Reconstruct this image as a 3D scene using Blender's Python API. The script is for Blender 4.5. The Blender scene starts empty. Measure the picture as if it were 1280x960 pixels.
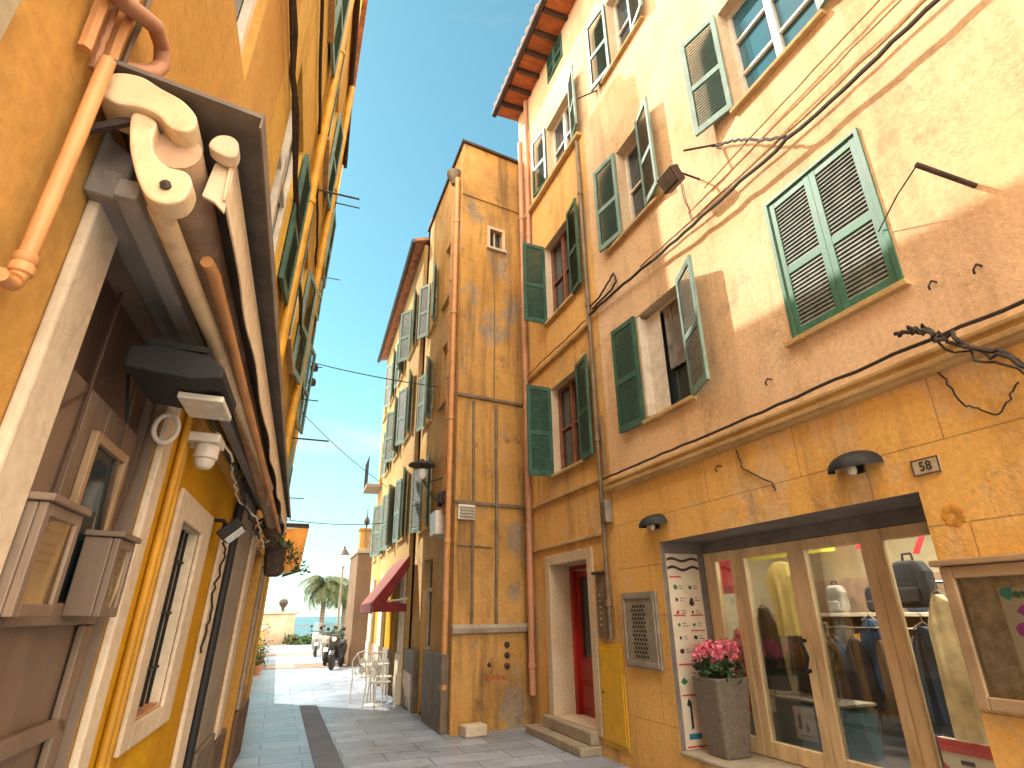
import bpy, math, random
from mathutils import Vector, Matrix, noise as mn
random.seed(7)
R = math.radians
S = bpy.context.scene
COL = S.collection
V3 = Vector

# ------------------------------------------------------------------ materials
def nodes_of(name):
    m = bpy.data.materials.new(name); m.use_nodes = True
    nt = m.node_tree; b = nt.nodes['Principled BSDF']
    return m, nt, b
def N_(nt, t, **kw):
    n = nt.nodes.new(t)
    for k, v in kw.items(): setattr(n, k, v)
    return n
def mixc(nt, fac, a, b, blend='MIX'):
    n = N_(nt, 'ShaderNodeMix', data_type='RGBA', blend_type=blend)
    for sock, val in ((n.inputs[0], fac), (n.inputs[6], a), (n.inputs[7], b)):
        if isinstance(val, bpy.types.NodeSocket): nt.links.new(val, sock)
        elif isinstance(val, (int, float)): sock.default_value = val
        else: sock.default_value = (*val, 1)
    return n.outputs[2]
def ramp(nt, fac, a, b):
    n = N_(nt, 'ShaderNodeMapRange'); n.inputs[1].default_value = a; n.inputs[2].default_value = b
    nt.links.new(fac, n.inputs[0]); return n.outputs[0]
def noise_tex(nt, scale, detail=5, vec=None, stretch=None, rough=.55):
    n = N_(nt, 'ShaderNodeTexNoise'); n.inputs['Scale'].default_value = scale
    n.inputs['Detail'].default_value = detail; n.inputs['Roughness'].default_value = rough
    if stretch:
        mp = N_(nt, 'ShaderNodeMapping'); mp.inputs['Scale'].default_value = stretch
        nt.links.new(vec, mp.inputs[0]); vec = mp.outputs[0]
    if vec: nt.links.new(vec, n.inputs['Vector'])
    return n.outputs[0]
def bump(nt, b, h, strength, dist):
    n = N_(nt, 'ShaderNodeBump'); n.inputs['Strength'].default_value = strength
    n.inputs['Distance'].default_value = dist
    nt.links.new(h, n.inputs['Height']); nt.links.new(n.outputs[0], b.inputs['Normal'])
def math_(nt, op, a, b):
    n = N_(nt, 'ShaderNodeMath', operation=op)
    for s, v in ((n.inputs[0], a), (n.inputs[1], b)):
        if isinstance(v, bpy.types.NodeSocket): nt.links.new(v, s)
        else: s.default_value = v
    return n.outputs[0]

def stucco(name, c1, c2, stain=(.13, .085, .05), stain_amt=.5, streak=.4, scale=.7, patch=None, patch_amt=.0, bmp=.5, joints=None):
    """painted render: two tones in patches, drips, grime spots, fine relief"""
    m, nt, b = nodes_of(name)
    pos = N_(nt, 'ShaderNodeNewGeometry').outputs['Position']
    a = noise_tex(nt, scale, 7, pos, rough=.62)
    col = mixc(nt, ramp(nt, a, .38, .62), c1, c2)
    if patch:
        pn = noise_tex(nt, scale * 1.3, 8, pos, stretch=(1, 1, .75), rough=.68)
        pm = ramp(nt, pn, .54, .60); col = mixc(nt, math_(nt, 'MULTIPLY', pm, patch_amt), col, patch)
    s1 = noise_tex(nt, 1.0, 6, pos, stretch=(3.2, 3.2, .28), rough=.65)
    col = mixc(nt, math_(nt, 'MULTIPLY', ramp(nt, s1, .5, .74), streak), col, stain)
    s2 = noise_tex(nt, 2.2, 9, pos, rough=.72)
    col = mixc(nt, math_(nt, 'MULTIPLY', ramp(nt, s2, .56, .76), stain_amt), col, stain)
    s3 = noise_tex(nt, .42, 8, pos, rough=.7)
    col = mixc(nt, math_(nt, 'MULTIPLY', ramp(nt, s3, .5, .68), stain_amt * .45), col, stain)
    f = noise_tex(nt, 26, 5, pos)
    col = mixc(nt, .38, col, mixc(nt, ramp(nt, f, .3, .7), (.6, .58, .55), (1.15, 1.15, 1.15)), 'MULTIPLY')
    # hairline cracks
    vo = N_(nt, 'ShaderNodeTexVoronoi', feature='DISTANCE_TO_EDGE'); vo.inputs['Scale'].default_value = 1.1
    wob = N_(nt, 'ShaderNodeVectorMath', operation='ADD'); nz = N_(nt, 'ShaderNodeTexNoise'); nz.inputs['Scale'].default_value = 3
    nt.links.new(pos, nz.inputs['Vector']); nt.links.new(pos, wob.inputs[0]); nt.links.new(nz.outputs[1], wob.inputs[1])
    nt.links.new(wob.outputs[0], vo.inputs['Vector'])
    crack = math_(nt, 'MULTIPLY', math_(nt, 'LESS_THAN', vo.outputs['Distance'], .006), ramp(nt, s2, .46, .56))
    col = mixc(nt, math_(nt, 'MULTIPLY', crack, .22), col, stain)
    h = math_(nt, 'ADD', math_(nt, 'MULTIPLY', noise_tex(nt, 55, 4, pos), .35), noise_tex(nt, 5, 6, pos))
    if patch: h = math_(nt, 'SUBTRACT', h, math_(nt, 'MULTIPLY', pm, .45))
    if joints:
        sx = N_(nt, 'ShaderNodeSeparateXYZ'); nt.links.new(pos, sx.inputs[0])
        cb = N_(nt, 'ShaderNodeCombineXYZ'); nt.links.new(sx.outputs[1], cb.inputs[0]); nt.links.new(sx.outputs[2], cb.inputs[1])
        br = N_(nt, 'ShaderNodeTexBrick'); nt.links.new(cb.outputs[0], br.inputs[0])
        br.inputs['Scale'].default_value = 1; br.inputs['Brick Width'].default_value = joints[0]; br.inputs['Row Height'].default_value = joints[1]
        br.inputs['Mortar Size'].default_value = .006; br.inputs['Mortar Smooth'].default_value = .3
        col = mixc(nt, math_(nt, 'MULTIPLY', br.outputs['Fac'], .55), col, stain)
        h = math_(nt, 'SUBTRACT', h, math_(nt, 'MULTIPLY', br.outputs['Fac'], .8))
    nt.links.new(col, b.inputs['Base Color']); b.inputs['Roughness'].default_value = .9
    b.inputs['Specular IOR Level'].default_value = .2
    bump(nt, b, h, bmp, .02)
    return m

def paint(name, c, rough=.5, metal=0, var=.25, scale=9, bmp=.1, stretch=None, wear=None, wear_amt=.4):
    m, nt, b = nodes_of(name)
    pos = N_(nt, 'ShaderNodeNewGeometry').outputs['Position']
    n = noise_tex(nt, scale, 6, pos, stretch=stretch)
    d = tuple(x * (1 - var) for x in c); l = tuple(min(1, x * (1 + var)) for x in c)
    col = mixc(nt, ramp(nt, n, .35, .65), d, l)
    if wear:
        w = noise_tex(nt, scale * 2.3, 8, pos, stretch=stretch, rough=.7)
        col = mixc(nt, math_(nt, 'MULTIPLY', ramp(nt, w, .54, .62), wear_amt), col, wear)
    nt.links.new(col, b.inputs['Base Color']); b.inputs['Metallic'].default_value = metal
    nt.links.new(ramp(nt, n, -rough, 2 - rough) if 0 else math_(nt, 'ADD', math_(nt, 'MULTIPLY', n, .2), rough - .1), b.inputs['Roughness'])
    if bmp: bump(nt, b, noise_tex(nt, scale * 6, 4, pos, stretch=stretch), bmp, .01)
    return m

def glass_dark(name, c=(.02, .03, .035), rough=.04):
    m, nt, b = nodes_of(name)
    pos = N_(nt, 'ShaderNodeNewGeometry').outputs['Position']
    n = noise_tex(nt, 1.3, 3, pos)
    nt.links.new(mixc(nt, n, c, tuple(x * 1.8 for x in c)), b.inputs['Base Color'])
    b.inputs['Roughness'].default_value = rough; b.inputs['IOR'].default_value = 1.6
    bump(nt, b, noise_tex(nt, 1.5, 2, pos), .12, .03)
    return m
def glass_clear(name):
    m, nt, b = nodes_of(name); nt.nodes.remove(b)
    out = [n for n in nt.nodes if n.type == 'OUTPUT_MATERIAL'][0]
    t = N_(nt, 'ShaderNodeBsdfTransparent'); g = N_(nt, 'ShaderNodeBsdfGlossy'); g.inputs['Roughness'].default_value = .02
    t.inputs[0].default_value = (.93, .96, .95, 1)
    fr = N_(nt, 'ShaderNodeFresnel'); fr.inputs[0].default_value = 1.5
    mx = N_(nt, 'ShaderNodeMixShader')
    nt.links.new(math_(nt, 'MULTIPLY', fr.outputs[0], .8), mx.inputs[0]); nt.links.new(t.outputs[0], mx.inputs[1]); nt.links.new(g.outputs[0], mx.inputs[2])
    nt.links.new(mx.outputs[0], out.inputs[0]); return m
def emit(name, c, s):
    m, nt, b = nodes_of(name); b.inputs['Base Color'].default_value = (*c, 1)
    b.inputs['Emission Color'].default_value = (*c, 1); b.inputs['Emission Strength'].default_value = s
    return m

M = {}
M['r_upper'] = stucco('cream render', (.82, .58, .37), (.75, .49, .27), (.22, .14, .08), .6, .45, .5, patch=(.60, .41, .23), patch_amt=.6)
M['r_door'] = stucco('ochre render', (.78, .46, .16), (.68, .38, .12), (.18, .11, .06), .65, .6, .8, patch=(.56, .40, .23), patch_amt=.6)
M['r_shop'] = stucco('yellow jointed render', (.80, .47, .14), (.72, .40, .11), (.22, .13, .07), .6, .5, .7, patch=(.70, .48, .26), patch_amt=.75, joints=(1.15, .52))
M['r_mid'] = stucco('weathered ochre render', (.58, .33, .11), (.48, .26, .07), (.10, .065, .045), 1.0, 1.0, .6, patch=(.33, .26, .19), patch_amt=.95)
M['brown_r'] = stucco('brown weathered render', (.22, .145, .09), (.16, .10, .065), (.07, .05, .035), .5, .5, .8)
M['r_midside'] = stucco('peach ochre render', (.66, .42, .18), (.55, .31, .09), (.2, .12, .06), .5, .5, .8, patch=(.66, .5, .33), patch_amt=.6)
M['r_mid2'] = stucco('pale peach render', (.58, .37, .16), (.48, .29, .10), (.22, .13, .07), .4, .5, .8)
M['l_orange'] = stucco('orange render', (.57, .32, .09), (.50, .27, .065), (.3, .13, .03), .22, .22, .6, bmp=.25)
M['l_yellow'] = stucco('golden yellow render', (.62, .34, .006), (.56, .29, .005), (.34, .12, .01), .3, .35, .9, bmp=.2)
M['l_tall'] = stucco('warm yellow render', (.58, .36, .08), (.50, .29, .05), (.25, .12, .03), .45, .55, .7)
M['l_grey'] = stucco('grey beige render', (.34, .29, .235), (.27, .23, .19), (.1, .08, .06), .4, .4, .9)
M['cream'] = stucco('cream painted surround', (.70, .60, .47), (.62, .52, .39), (.28, .2, .12), .35, .25, 1.2, bmp=.2)
M['stone'] = stucco('stone trim', (.42, .36, .28), (.34, .28, .21), (.14, .1, .07), .5, .4, 2)
M['ledge'] = stucco('ochre ledge', (.6, .42, .2), (.48, .31, .13), (.14, .09, .05), .6, .3, 2)
M['reveal'] = stucco('pale reveal', (.62, .5, .36), (.55, .42, .28), (.3, .2, .12), .3, .2, 1.5)
M['brown_wood'] = paint('brown painted wood', (.185, .13, .095), .55, 0, .2, 4, .2, (1, 1, .3), (.26, .18, .13), .5)
M['brown_dark'] = paint('dark brown wood', (.10, .056, .038), .6, 0, .3, 5, .2, (1, 1, .3))
M['beam'] = paint('grey weathered beam', (.23, .21, .19), .7, 0, .25, 6, .3, (1, .3, 1), (.34, .29, .24), .6)
M['canopy'] = paint('brown grey sheet metal', (.16, .13, .105), .6, .1, .25, 5, .15, None, (.26, .2, .15), .4)
M['awn_metal'] = paint('cream enamelled metal', (.68, .52, .32), .45, 0, .12, 8, .08, None, (.38, .26, .14), .35)
M['awn_cloth'] = paint('tan awning cloth', (.46, .31, .20), .85, 0, .18, 14, .25, (.4, 1, 1))
M['awn_pale'] = paint('pale awning cloth', (.68, .54, .37), .85, 0, .12, 14, .2)
M['black'] = paint('black painted metal', (.008, .008, .009), .65, 0, .3, 12, .05)
M['iron'] = paint('rusty dark iron', (.05, .035, .028), .7, .3, .4, 20, .2, None, (.14, .06, .025), .5)
M['white_p'] = paint('white plastic', (.68, .64, .57), .4, 0, .1, 10, .03)
M['lamp_glass'] = paint('frosted lamp glass', (.62, .58, .5), .25, 0, .06, 20, 0)
M['sh_green'] = paint('dark green shutter paint', (.030, .095, .066), .5, 0, .3, 6, .1, (1, 1, .4), (.07, .12, .09), .45)
M['sh_teal'] = paint('teal green shutter paint', (.05, .165, .105), .5, 0, .25, 6, .1, (1, 1, .4), (.09, .22, .15), .3)
M['sh_faded'] = paint('faded grey green shutter paint', (.15, .24, .205), .6, 0, .25, 7, .12, (1, 1, .4), (.32, .34, .28), .5)
M['sh_slat'] = paint('grey shutter slats', (.17, .19, .165), .6, 0, .25, 9, .1)
M['sh_slat_d'] = paint('dark green shutter slats', (.032, .085, .06), .55, 0, .25, 9, .1)
M['frame_w'] = paint('white window frame', (.62, .56, .47), .5, 0, .12, 8, .06, None, (.45, .36, .26), .4)
M['frame_b'] = paint('red brown window frame', (.24, .09, .05), .5, 0, .25, 8, .1)
M['glass'] = glass_dark('dark window glass')
M['glass_b'] = glass_dark('blue reflecting glass', (.02, .09, .13), .03)
M['clear'] = glass_clear('clear shop glass')
M['red_door'] = paint('red painted door', (.36, .018, .014), .4, 0, .3, 4, .1, (1, 1, .3), (.10, .02, .015), .4)
M['pipe_t'] = paint('terracotta painted pipe', (.42, .2, .11), .55, 0, .25, 4, .1, (1, 1, .3), (.5, .36, .25), .4)
M['pipe_o'] = paint('orange painted pipe', (.56, .27, .10), .55, 0, .15, 5, .08)
M['pipe_g'] = paint('grey brown pipe', (.16, .115, .075), .6, .1, .3, 5, .1)
M['pipe_y'] = paint('yellow painted pipe', (.5, .25, .012), .5, 0, .2, 5, .08)
M['shop_frame'] = paint('pale varnished wood', (.68, .52, .31), .45, 0, .2, 5, .1, (1, 1, .2), (.34, .2, .08), .4)
M['grey_metal'] = paint('grey cabinet metal', (.27, .235, .185), .5, .2, .2, 7, .08)
M['grey_head'] = paint('grey lintel plaster', (.17, .15, .14), .8, 0, .2, 5, .15)
M['yellow_cab'] = paint('yellow cabinet paint', (.62, .35, .02), .5, 0, .12, 5, .08)
M['pot'] = paint('grey brown woven planter', (.16, .13, .105), .75, 0, .2, 30, .4)
M['soil'] = paint('dark soil', (.03, .02, .014), .95, 0, .3, 30, .3)
M['leaf'] = paint('green leaf', (.045, .10, .025), .5, 0, .45, 20, .05)
M['leaf_d'] = paint('dark green leaf', (.02, .055, .018), .5, 0, .4, 20, .05)
M['palm'] = paint('palm leaf', (.06, .075, .018), .55, 0, .45, 6, .05)
M['trunk'] = paint('palm trunk', (.13, .10, .07), .9, 0, .3, 14, .5)
M['petal'] = paint('pink red petals', (.90, .20, .30), .55, 0, .35, 30, .05)
M['red'] = paint('red cloth', (.6, .02, .04), .8, 0, .3, 7, .2)
M['dkred'] = paint('dark red awning cloth', (.15, .01, .012), .85, 0, .25, 7, .1)
M['pinkred'] = paint('faded red awning cloth', (.25, .07, .055), .85, 0, .25, 7, .1)
M['yellow_c'] = paint('yellow cotton', (.78, .62, .22), .85, 0, .15, 6, .2)
M['dark_c'] = paint('dark cloth', (.015, .015, .02), .85, 0, .6, 6, .2)
M['navy_c'] = paint('navy cloth', (.012, .03, .07), .85, 0, .5, 6, .2)
M['teal_c'] = paint('teal board', (.015, .07, .075), .5, 0, .4, 6, .1)
M['grey_c'] = paint('grey cloth', (.19, .17, .15), .85, 0, .35, 6, .2)
M['cream_c'] = paint('cream cloth', (.5, .40, .24), .85, 0, .25, 6, .15)
M['blue_c'] = paint('blue cloth', (.02, .11, .25), .8, 0, .3, 6, .15)
M['magenta_c'] = paint('magenta cloth', (.2, .015, .07), .8, 0, .3, 6, .15)
M['orange_c'] = paint('orange box card', (.6, .28, .04), .7, 0, .3, 6, .05)
M['lime_c'] = paint('yellow green banner', (.5, .46, .05), .7, 0, .15, 4, .05)
M['brown_c'] = paint('brown cloth', (.12, .07, .04), .8, 0, .3, 6, .15)
M['shop_wall'] = paint('cream shop wall', (.62, .53, .36), .85, 0, .06, 2, .05)
M['shop_floor'] = paint('dark shop floor', (.06, .045, .035), .5, 0, .3, 4, .05)
M['paper'] = paint('cream printed paper', (.62, .53, .42), .6, 0, .05, 8, 0)
M['paper_w'] = paint('white printed sheet', (.80, .80, .84), .6, 0, .06, 8, 0)
M['ink'] = paint('dark ink', (.03, .025, .03), .7, 0, .1, 8, 0)
M['ink_r'] = paint('red ink', (.45, .045, .03), .7, 0, .1, 8, 0)
M['ink_g'] = paint('green ink', (.03, .16, .08), .7, 0, .1, 8, 0)
M['ink_b'] = paint('blue ink', (.02, .16, .26), .7, 0, .1, 8, 0)
M['ink_m'] = paint('magenta ink', (.45, .03, .42), .6, 0, .4, 14, 0)
M['ink_v'] = paint('violet ink', (.09, .06, .4), .6, 0, .4, 14, 0)
M['ink_t'] = paint('turquoise ink', (.02, .33, .30), .6, 0, .4, 14, 0)
M['board'] = paint('brown pin board', (.46, .35, .25), .8, 0, .25, 20, .1)
M['wood_pale'] = paint('pale brown board frame', (.33, .22, .125), .6, 0, .2, 6, .12, (1, .3, 1))
M['plaque'] = stucco('pale plaque', (.5, .42, .29), (.42, .35, .23), (.2, .13, .08), .4, .1, 6, bmp=.1)
M['sign_o'] = paint('orange sign board', (.6, .24, .02), .6, 0, .3, 5, .1, None, (.62, .36, .06), .5)
M['soffit'] = paint('terracotta eave boards', (.42, .13, .04), .8, 0, .25, 4, .15, (1, 3, 1))
M['tile'] = paint('terracotta roof tiles', (.38, .16, .08), .85, 0, .35, 6, .3)
M['gutter'] = paint('dark brown gutter', (.05, .028, .022), .5, .2, .3, 6, .05)
M['cable'] = paint('dark cable sheath', (.035, .026, .02), .7, 0, .3, 30, 0)
M['cable_t'] = paint('tan painted cable', (.34, .2, .09), .75, 0, .3, 20, 0)
M['metal_w'] = paint('white enamelled iron', (.68, .65, .6), .4, 0, .1, 20, .03)
M['scoot_w'] = paint('pale scooter panel', (.45, .44, .42), .3, .1, .15, 8, 0)
M['scoot_k'] = paint('black scooter panel', (.02, .02, .022), .3, 0, .3, 8, 0)
M['tyre'] = paint('rubber tyre', (.018, .017, .016), .9, 0, .2, 20, .1)
M['chrome'] = paint('chromed steel', (.6, .6, .6), .18, 1, .05, 20, 0)
M['roughstone'] = stucco('pale promenade stone', (.5, .40, .29), (.4, .3, .2), (.2, .14, .09), .5, .3, 1.2)
M['globe'] = paint('milky lamp globe', (.75, .75, .76), .2, 0, .03, 10, 0)
M['tube_lit'] = emit('lit shop tube', (1, .90, .74), 20)

# ------------------------------------------------------------------ mesh builder
class Frame:
    """a facade: O origin on the ground, U along it, W out of it, Z up it"""
    def __init__(s, O, U, W, Z=(0, 0, 1)):
        s.O, s.U, s.W, s.Z = V3(O), V3(U).normalized(), V3(W).normalized(), V3(Z).normalized()
    def p(s, u, w, z): return s.O + s.U * u + s.W * w + s.Z * z
WORLD = Frame((0, 0, 0), (1, 0, 0), (0, 1, 0))

def smooth_poly(p, n=5):
    """closed outline rounded by a Catmull-Rom curve"""
    out = []; m = len(p)
    for i in range(m):
        a, b, c, d = (V3((*p[(i + k) % m], 0)) for k in (-1, 0, 1, 2))
        for k in range(n):
            t = k / n; q = .5 * (2 * b + (c - a) * t + (2 * a - 5 * b + 4 * c - d) * t * t + (3 * b - a - 3 * c + d) * t ** 3); out.append((q.x, q.y))
    return out
class MB:
    def __init__(s): s.v = []; s.f = []; s.mi = []
    def add(s, vs, fs, mi=0):
        b = len(s.v); s.v += [V3(x) for x in vs]
        s.f += [tuple(b + i for i in f) for f in fs]; s.mi += [mi] * len(fs); return s
    def box(s, F, u0, u1, w0, w1, z0, z1, mi=0):
        c = [F.p(u, w, z) for z in (z0, z1) for w in (w0, w1) for u in (u0, u1)]
        return s.add(c, [(0, 2, 3, 1), (4, 5, 7, 6), (0, 1, 5, 4), (2, 6, 7, 3), (0, 4, 6, 2), (1, 3, 7, 5)], mi)
    def prism(s, F, poly, w0, w1, mi=0):
        """outline (u, z) given thickness w0..w1"""
        n = len(poly); vs = [F.p(u, w0, z) for u, z in poly] + [F.p(u, w1, z) for u, z in poly]
        return s.add(vs, [tuple(range(n - 1, -1, -1)), tuple(range(n, 2 * n))] + [(i, (i + 1) % n, n + (i + 1) % n, n + i) for i in range(n)], mi)
    def profile(s, F, poly, u0, u1, mi=0):
        """section (w, z) swept along u"""
        n = len(poly); vs = [F.p(u0, w, z) for w, z in poly] + [F.p(u1, w, z) for w, z in poly]
        return s.add(vs, [tuple(range(n - 1, -1, -1)), tuple(range(n, 2 * n))] + [(i, (i + 1) % n, n + (i + 1) % n, n + i) for i in range(n)], mi)
    def tube(s, pts, r, n=8, mi=0, r2=None):
        pts = [V3(p) for p in pts]; rings = []; up = None
        for i, p in enumerate(pts):
            a = pts[max(i - 1, 0)]; c = pts[min(i + 1, len(pts) - 1)]; d = (c - a).normalized()
            if up is None: up = d.orthogonal().normalized()
            up = (up - d * up.dot(d)).normalized(); sd = d.cross(up)
            rr = r if r2 is None else r + (r2 - r) * i / (len(pts) - 1)
            rings.append([p + (up * math.cos(t) + sd * math.sin(t)) * rr for t in [2 * math.pi * k / n for k in range(n)]])
        vs = [v for q in rings for v in q]; fs = []
        for i in range(len(pts) - 1):
            for k in range(n): fs.append((i * n + k, i * n + (k + 1) % n, (i + 1) * n + (k + 1) % n, (i + 1) * n + k))
        fs += [tuple(range(n - 1, -1, -1)), tuple(range(len(vs) - n, len(vs)))]
        return s.add(vs, fs, mi)
    def lathe(s, c, prof, ax=(0, 0, 1), n=16, mi=0, arc=2 * math.pi):
        ax = V3(ax).normalized(); a = ax.orthogonal().normalized(); b = ax.cross(a); c = V3(c); vs = []; fs = []
        for r, h in prof:
            for k in range(n):
                t = arc * k / n; vs.append(c + ax * h + (a * math.cos(t) + b * math.sin(t)) * max(r, 1e-4))
        for i in range(len(prof) - 1):
            for k in range(n): fs.append((i * n + k, i * n + (k + 1) % n, (i + 1) * n + (k + 1) % n, (i + 1) * n + k))
        fs += [tuple(range(n - 1, -1, -1)), tuple(range(len(vs) - n, len(vs)))]
        return s.add(vs, fs, mi)
    def wall(s, F, u0, u1, z0, z1, holes, depth, mi=0, mj=0):
        """front sheet with openings cut in it, each with its reveals going back by depth; holes (a, b, c, d)"""
        us = sorted({u0, u1} | {x for h in holes for x in h[:2] if u0 < x < u1}); zs = sorted({z0, z1} | {x for h in holes for x in h[2:4] if z0 < x < z1})
        for i in range(len(us) - 1):
            for j in range(len(zs) - 1):
                cu, cz = (us[i] + us[i + 1]) / 2, (zs[j] + zs[j + 1]) / 2
                if any(h[0] < cu < h[1] and h[2] < cz < h[3] for h in holes): continue
                s.add([F.p(us[i], 0, zs[j]), F.p(us[i + 1], 0, zs[j]), F.p(us[i + 1], 0, zs[j + 1]), F.p(us[i], 0, zs[j + 1])], [(0, 1, 2, 3)], mi)
        for h in holes:
            a, b, c, d = h[:4]; dp = h[4] if len(h) > 4 else depth
            for q in ([(a, 0, c), (a, 0, d), (a, -dp, d), (a, -dp, c)], [(b, 0, c), (b, -dp, c), (b, -dp, d), (b, 0, d)],
                      [(a, 0, d), (b, 0, d), (b, -dp, d), (a, -dp, d)], [(a, 0, c), (a, -dp, c), (b, -dp, c), (b, 0, c)]):
                s.add([F.p(*x) for x in q], [(0, 1, 2, 3)], mj)
        return s

BASE = {}
def thing(name, label, cat, at, group=None):
    o = bpy.data.objects.new(name, None); o.empty_display_size = .2; COL.objects.link(o); o.location = V3(at)
    o['label'] = label; o['category'] = cat
    if group: o['group'] = group
    BASE[o.name] = V3(at); return o
def part(name, mb, mats, parent=None, smooth=False, bevel=0, label=None, kind=None, at=None):
    base = BASE[parent.name] if parent else (V3(at) if at is not None else V3((0, 0, 0)))
    me = bpy.data.meshes.new(name); me.from_pydata([v - base for v in mb.v], [], mb.f)
    for m in (mats if isinstance(mats, (list, tuple)) else [mats]): me.materials.append(m)
    me.polygons.foreach_set('material_index', mb.mi)
    me.polygons.foreach_set('use_smooth', [bool(smooth)] * len(me.polygons)); me.update()
    o = bpy.data.objects.new(name, me); COL.objects.link(o)
    if smooth: me.set_sharp_from_angle(angle=R(38))
    if parent: o.parent = parent
    else: o.location = base
    BASE[o.name] = base
    if bevel:
        b = o.modifiers.new('edge', 'BEVEL'); b.width = bevel; b.segments = 2; b.limit_method = 'ANGLE'; b.angle_limit = R(40); b.harden_normals = False
    if label: o['label'] = label
    if kind: o['kind'] = kind
    return o
def single(name, mb, mats, label, cat, group=None, smooth=False, bevel=0, kind=None):
    lo = V3((sum(v.x for v in mb.v) / len(mb.v), sum(v.y for v in mb.v) / len(mb.v), min(v.z for v in mb.v)))
    o = part(name, mb, mats, None, smooth, bevel, at=lo)
    if kind: o['kind'] = kind
    if label: o['label'] = label; o['category'] = cat
    if group: o['group'] = group
    return o
def copy_tree(o, parent=None):
    c = o.copy(); COL.objects.link(c); c.parent = parent
    for ch in list(o.children): copy_tree(ch, c)
    return c
def structure(name, mb, mats, smooth=False): return part(name, mb, mats, None, smooth, kind='structure')

def text_mesh(body, size, F, u, w, z, flip=False, ext=.002):
    """letters standing on a facade; reading direction along -u when flip"""
    cu = bpy.data.curves.new('letters', 'FONT'); cu.body = body; cu.size = size; cu.extrude = ext; cu.align_x = 'CENTER'; cu.align_y = 'CENTER'
    to = bpy.data.objects.new('letters', cu); COL.objects.link(to)
    me = bpy.data.meshes.new_from_object(to.evaluated_get(bpy.context.evaluated_depsgraph_get()))
    mb = MB(); sg = -1 if flip else 1
    mb.add([F.p(u + sg * v.co.x, w + v.co.z, z + v.co.y) for v in me.vertices], [tuple(p.vertices) for p in me.polygons])
    bpy.data.objects.remove(to); bpy.data.meshes.remove(me); return mb

# ------------------------------------------------------------------ facades (metres; x right, y down the street, z up)
FR = Frame((3.85, 0, 0), (0, 1, 0), (-1, 0, 0))                       # right house
_ud = V3((1.37, .2, 0)).normalized()
FM = Frame((2.48, 9.05, 0), _ud, (_ud.y, -_ud.x, 0))                  # middle house, gable wall to the viewer
FS = Frame((2.30, 0, 0), (0, 1, 0), (-1, 0, 0))                       # middle houses, street side
def lean(O, U, a):
    U = V3(U).normalized(); n = V3((U.y, -U.x, 0)); z = V3((0, 0, 1))
    return Frame(O, U, n * math.cos(a) - z * math.sin(a), z * math.cos(a) + n * math.sin(a))
FL = lean((-.72, 0, 0), (.0474, 1, 0), .04)                           # left house, leaning a little over the lane
FT = lean((-.34, 0, 0), (0, 1, 0), .03)                               # tall left house behind it

# ------------------------------------------------------------------ parts used by every house
def shutter(parent, F, hu, z0, z1, width, side, ang, w0=.012, fm='sh_green', sm='sh_slat_d', rows=None, label=None):
    a = R(ang); U = F.U * (side * math.cos(a)) + F.W * math.sin(a)
    G = Frame(F.p(hu, w0, 0), U, F.W * math.cos(a) - F.U * (side * math.sin(a)), F.Z)
    t = .034; st = .055
    mb = MB(); rail = z0 + (z1 - z0) * .46
    mb.box(G, 0, st, 0, t, z0, z1).box(G, width - st, width, 0, t, z0, z1)
    for (q0, q1) in ((z0, z0 + .08), (rail - .035, rail + .035), (z1 - .07, z1)): mb.box(G, st, width - st, .002, t - .002, q0, q1)
    for (q0, q1) in ((z0 + .08, rail - .035), (rail + .035, z1 - .07)):
        n = max(4, int((q1 - q0) / .036)); d = (q1 - q0) / n
        for k in range(n):
            c = q0 + (k + .5) * d
            mb.profile(G, [(.004, c + .019), (.009, c + .024), (t - .004, c - .018), (t - .009, c - .023)], st, width - st, 1)
    return part('shutter', mb, [M[fm], M[sm]], parent, label=label)
def casement(parent, F, u0, u1, z0, z1, d=.16, glass='glass', fr='frame_w', bars=1, mull=True, sill=True, open_leaf=False, sill_m='ledge', sill_over=.06):
    g = MB().box(F, u0 + .03, u1 - .03, -d - .03, -d, z0 + .03, z1 - .03)
    w = part('window', g, M[glass], parent)
    mb = MB(); e = .05; q0, q1 = -d + .003, -d + .045
    mb.box(F, u0, u0 + e, q0, q1, z0, z1).box(F, u1 - e, u1, q0, q1, z0, z1).box(F, u0 + e, u1 - e, q0, q1, z0, z0 + e).box(F, u0 + e, u1 - e, q0, q1, z1 - e, z1)
    c = (u0 + u1) / 2
    if mull: mb.box(F, c - .04, c + .04, q0, q1 + .006, z0 + e, z1 - e)
    for k in range(bars):
        zz = z0 + (z1 - z0) * (k + 1) / (bars + 1)
        for a_, b_ in (((u0 + e, c - .04), (c + .04, u1 - e)) if mull else ((u0 + e, u1 - e),)): mb.box(F, a_, b_, q0 + .004, q1 - .006, zz - .016, zz + .016)
    part('frame', mb, M[fr], w)
    if sill: part('sill', MB().box(F, u0 - sill_over, u1 + sill_over, -.02, .06, z0 - .05, z0 - .002), M[sill_m], w, bevel=.008)
    return w
def curtain(parent, F, u0, u1, z0, z1, w, m):
    mb = MB(); n = 14
    vs = []
    for i in range(n + 1):
        u = u0 + (u1 - u0) * i / n; ww = w + .018 * math.sin(i * 2.1)
        vs += [F.p(u, ww, z0), F.p(u, ww, z1), F.p(u, ww - .006, z1), F.p(u, ww - .006, z0)]
    fs = []
    for i in range(n):
        for k in range(4): fs.append((4 * i + k, 4 * i + (k + 1) % 4, 4 * i + 4 + (k + 1) % 4, 4 * i + 4 + k))
    mb.add(vs, fs); return part('curtain', mb, M[m], parent, True)
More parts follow.
